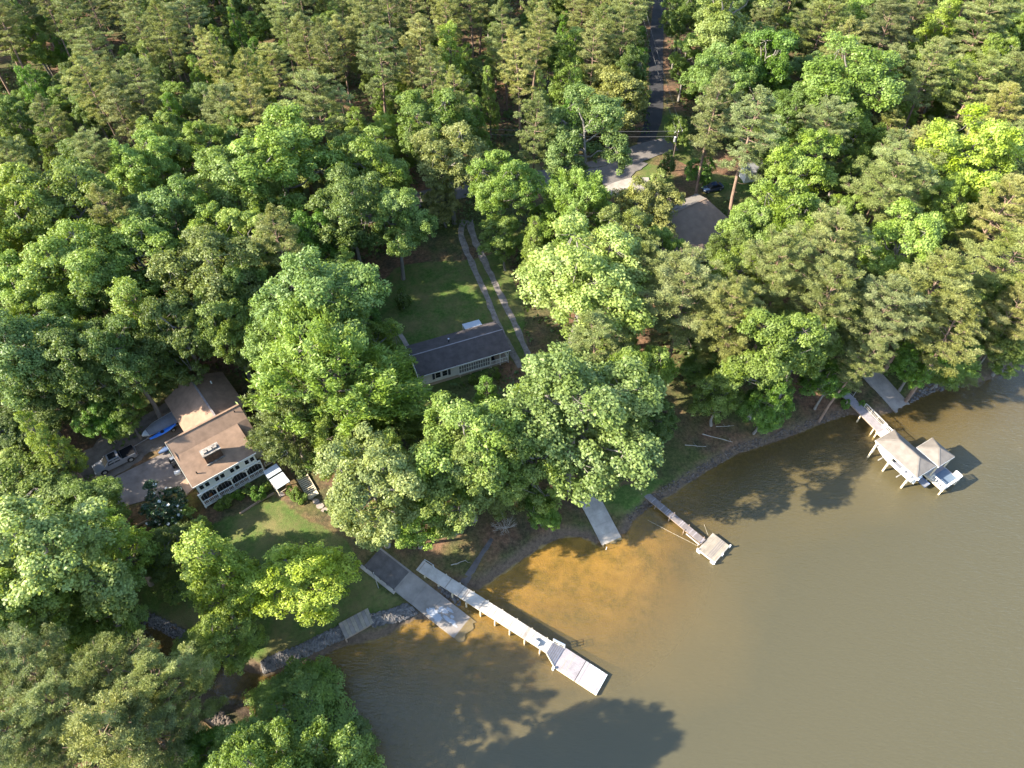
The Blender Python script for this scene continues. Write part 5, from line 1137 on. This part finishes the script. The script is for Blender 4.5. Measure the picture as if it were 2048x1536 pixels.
def blocked(x, y, r, hs):
    z = tz(x, y)
    for h, k in hs:
        p = np.array(proj(x, y, z+h)); rp = k*r/mpp(x, y, z+h)
        q = p+CIRC*rp
        if any(inpoly(q, c).any() for c in CLEAR): return True
    return False
UND = []
rng = np.random.default_rng(5); n_fill = 0; counts = {}
cand = np.stack([rng.uniform(-175, 175, 9000), rng.uniform(2, 262, 9000)], 1)
cand = cand[(sdist(cand) > 2.5)]
for x, y in cand:
    z = tz(x, y); px, py = proj(x, y, z+10)
    if px < -220 or px > 2130 or py < -130 or py > 1700: continue
    far = py < 330
    if far and px < 1290: ty = rng.choice(['P', 'P', 'P', 'P', 'O', 'M'])
    elif px > 1340: ty = rng.choice(['P', 'L', 'O', 'O'])
    else: ty = rng.choice(['O', 'O', 'O', 'M', 'P'])
    if counts.get(ty, 0) >= 175: continue
    r = {'P': rng.uniform(3.1, 4.5), 'L': rng.uniform(3.4, 4.6), 'O': rng.uniform(3., 4.6), 'M': rng.uniform(2., 3.)}[ty]
    h = {'P': rng.uniform(20, 27), 'L': rng.uniform(16, 21), 'O': rng.uniform(10, 16), 'M': rng.uniform(12, 19)}[ty]
    if px < 80 and 760 < py < 1150: h = min(h, 9.)
    sp_min = .58 if (ty == 'P' and far) else .72
    if any((x-a)**2+(y-b)**2 < (sp_min*(r+c))**2 for a, b, c in TREES): continue
    if blocked(x, y, r, ((0, .15), (h*.45, .5), (h*.75, 1.), (h*.95, .4))): continue
    key = rng.choice([k for k in PROTO if k[0] == ty]); H0, R0 = PROTO[key][2:4]
    col = rng.choice({'P': ['olive', 'olive', 'olive2', 'gold'], 'L': ['olive', 'olive2'], 'O': ['mg', 'mg', 'yg', 'blue', 'dark', 'lg2'], 'M': ['yg', 'bright', 'mg', 'pale']}[ty])
    lb, gp = auto_label(ty, col, x, y, 'tall' if h > {'P': 23.5, 'L': 19, 'O': 14, 'M': 16.5}[ty] else 'low' if h < {'P': 21, 'L': 17.5, 'O': 12, 'M': 14}[ty] else ''); put(x, y, key, r/R0, h/H0, col, lb, group=gp); counts[ty] = counts.get(ty, 0)+1
# lower trees filling the gaps between the tall ones
nu = 0
cand = np.stack([rng.uniform(-165, 165, 4000), rng.uniform(8, 250, 4000)], 1); cand = cand[(sdist(cand) > 2.5)]
for x, y in cand:
    z = tz(x, y); px, py = proj(x, y, z+4)
    if nu >= 150 or not (-80 < px < 2110 and -90 < py < 1580): continue
    r = rng.uniform(1.9, 3.1); h = rng.uniform(5.5, 9.5)
    if any((x-a)**2+(y-b)**2 < (.36*(r+c))**2 for a, b, c in TREES) or any((x-a)**2+(y-b)**2 < (1.5*r)**2 for a, b in UND) or blocked(x, y, r, ((0, .2), (h*.6, 1.), (h*.95, .4))): continue
    key = rng.choice(['B0', 'B1', 'B2']); H0, R0 = PROTO[key][2:4]; col = rng.choice(['mg', 'dark', 'mg', 'bright', 'yg']); lb, gp = auto_label('B', col, x, y, 'tall' if h > 8 else 'small' if h < 6.8 else '')
    put(x, y, key, r/R0, h/H0, col, lb, group=gp); UND.append((x, y)); nu += 1
# undergrowth
nb = 0; placed = []
cand = np.stack([rng.uniform(-150, 150, 2500), rng.uniform(8, 235, 2500)], 1); cand = cand[(sdist(cand) > 1.2)]
for x, y in cand:
    z = tz(x, y); px, py = proj(x, y, z+1)
    if not (-40 < px < 2090 and -20 < py < 1560) or nb >= 230: continue
    r = rng.uniform(.9, 2.1)
    if any((x-a)**2+(y-b)**2 < (r+c)**2 for a, b, c in placed) or blocked(x, y, r, ((.8, 1.1),)): continue
    col = rng.choice(['mg', 'dark', 'dark', 'bright', 'blue', 'yg']); key = rng.choice(['S0', 'S1']); lb, gp = auto_label('S', col, x, y, 'broad' if r > 1.7 else 'small' if r < 1.3 else '')
    put(x, y, key, r/2, r*rng.uniform(.45, .8)/1.6, col, lb, 'shrub', gp.replace('trees', 'shrubs')); placed.append((x, y, r)); nb += 1
# planted shrubs and the magnolia
def shrub(px, py, r, col, label, key=None, hs=1.): 
    P = pg(px, py, r*.5); k = key or random.choice(['S0', 'S1']); return put(P[0], P[1], k, r/PROTO[k][3], r*hs/1.6 if k[0] == 'S' else hs, col, label, 'shrub', name='shrub')
shrub(806, 612, 1.35, 'dark', 'round dark evergreen shrub alone on the white home lawn', 'S0', 1.3)
for k, (a, b, r, c) in enumerate([(455, 1008, .9, 'mg'), (478, 996, .8, 'bright'), (500, 985, .9, 'mg'), (520, 990, 1.0, 'bright'), (535, 975, .7, 'mg'), (440, 1018, .7, 'yg')]): shrub(a, b, r, c, 'leafy bed shrub below the porch railing of the lake house')['group'] = 'shrubs below the porch'
for a, b in ((588, 985), (592, 996), (603, 1002)): shrub(a, b, .75, 'mg', 'small green shrub beside the garden stair')['group'] = 'shrubs beside the garden stair'
for a, b in ((945, 765), (968, 758), (990, 750)): shrub(a, b, .8, 'mg', 'low shrub against the foundation of the white home')['group'] = 'shrubs along the white home'
for a, b in ((1720, 812), (1690, 812)): shrub(a, b, .7, 'bright', 'small bright shrub at the water edge by the gangway')['group'] = 'shrubs by the gangway'
mg = T(327, 1010, 44, 'G', 'wax', 'dark glossy magnolia dotted with white flowers beside the apron', name='magnolia_tree')
cm = MESH['G0'][1]; co = np.empty(len(cm.vertices)*3, np.float32); cm.vertices.foreach_get('co', co); co = co.reshape(-1, 3); H0, R0, c0 = PROTO['G0'][2:5]
d = co-np.array([0, 0, c0*.7]); rad = np.linalg.norm(d/np.array([R0, R0, 3.2]), axis=1); out = np.where((rad > .8) & (d[:, 2] > -1))[0]
fl0 = None
for k, i in enumerate(rng.choice(out, 46, replace=False)):
    if fl0 is None:
        mb = MB()
        for j in range(7):
            a = j*.9; mb.add([(0, 0, 0), (math.cos(a)*.13-math.sin(a)*.06, math.sin(a)*.13+math.cos(a)*.06, .05), (math.cos(a)*.22, math.sin(a)*.22, .09), (math.cos(a)*.13+math.sin(a)*.06, math.sin(a)*.13-math.cos(a)*.06, .05)], [(0, 1, 2, 3)])
        fl0 = mb.build('flower', M['petal'], mg); f = fl0
    else: f = fl0.copy(); COL.objects.link(f); f.parent = mg
    v = co[i]+d[i]/np.linalg.norm(d[i])*.12; f.location = tuple(float(q) for q in v); f.rotation_euler = (rng.normal()*.4, rng.normal()*.4, rng.uniform(0, 6))
# leafy ground cover under the trees, too dense to count
rg = np.random.default_rng(12); U = np.stack([rg.uniform(-165, 165, 200000), rg.uniform(6, 245, 200000)], 1)
U = U[(vnoise(U, 4.5, 21)*.6+vnoise(U, 1.7, 22)*.4 > .42)]; U = U[sdist(U) > 2.2]
uz = terr(U); dd = U[:, 1]*cp-(uz-CAM_H)*sp; up_ = np.stack([1024+FPX*U[:, 0]/dd, 768+FPX*(-U[:, 1]*sp-(uz-CAM_H)*cp)/dd], 1)
kk = (up_[:, 0] > -60) & (up_[:, 0] < 2110) & (up_[:, 1] > -60) & (up_[:, 1] < 1600)
for c in CLEAR: kk &= ~inpoly(up_, c)
for g_ in GW: kk &= ~inpoly(U, g_)
kk &= ~((up_[:, 0] > 850) & (up_[:, 0] < 1600) & (up_[:, 1] > 780))
U = U[kk]; uz = uz[kk]; n = len(U); hh = vnoise(U, 2.2, 31)*1.5*rg.random(n)+.08
nr = rg.normal(size=(n, 3))*.5+np.array([0, 0, .9]); Lf_ = rg.uniform(.35, .85, n)
me = leafmesh('undergrowth', np.column_stack([U, uz+hh]), nr, Lf_, Lf_*.7, rg.random(n)*.6+.4*vnoise(U, 6., 41), rg); me.materials.append(M['leaf'])
ug = bpy.data.objects.new('undergrowth', me); COL.objects.link(ug); ug.color = (.085, .145, .035, 1); tag(ug, 'green leafy undergrowth covering the forest floor', kind='stuff')
print('UNDER', n)
print('TREES', len(TREES), counts, 'shrubs', nb)
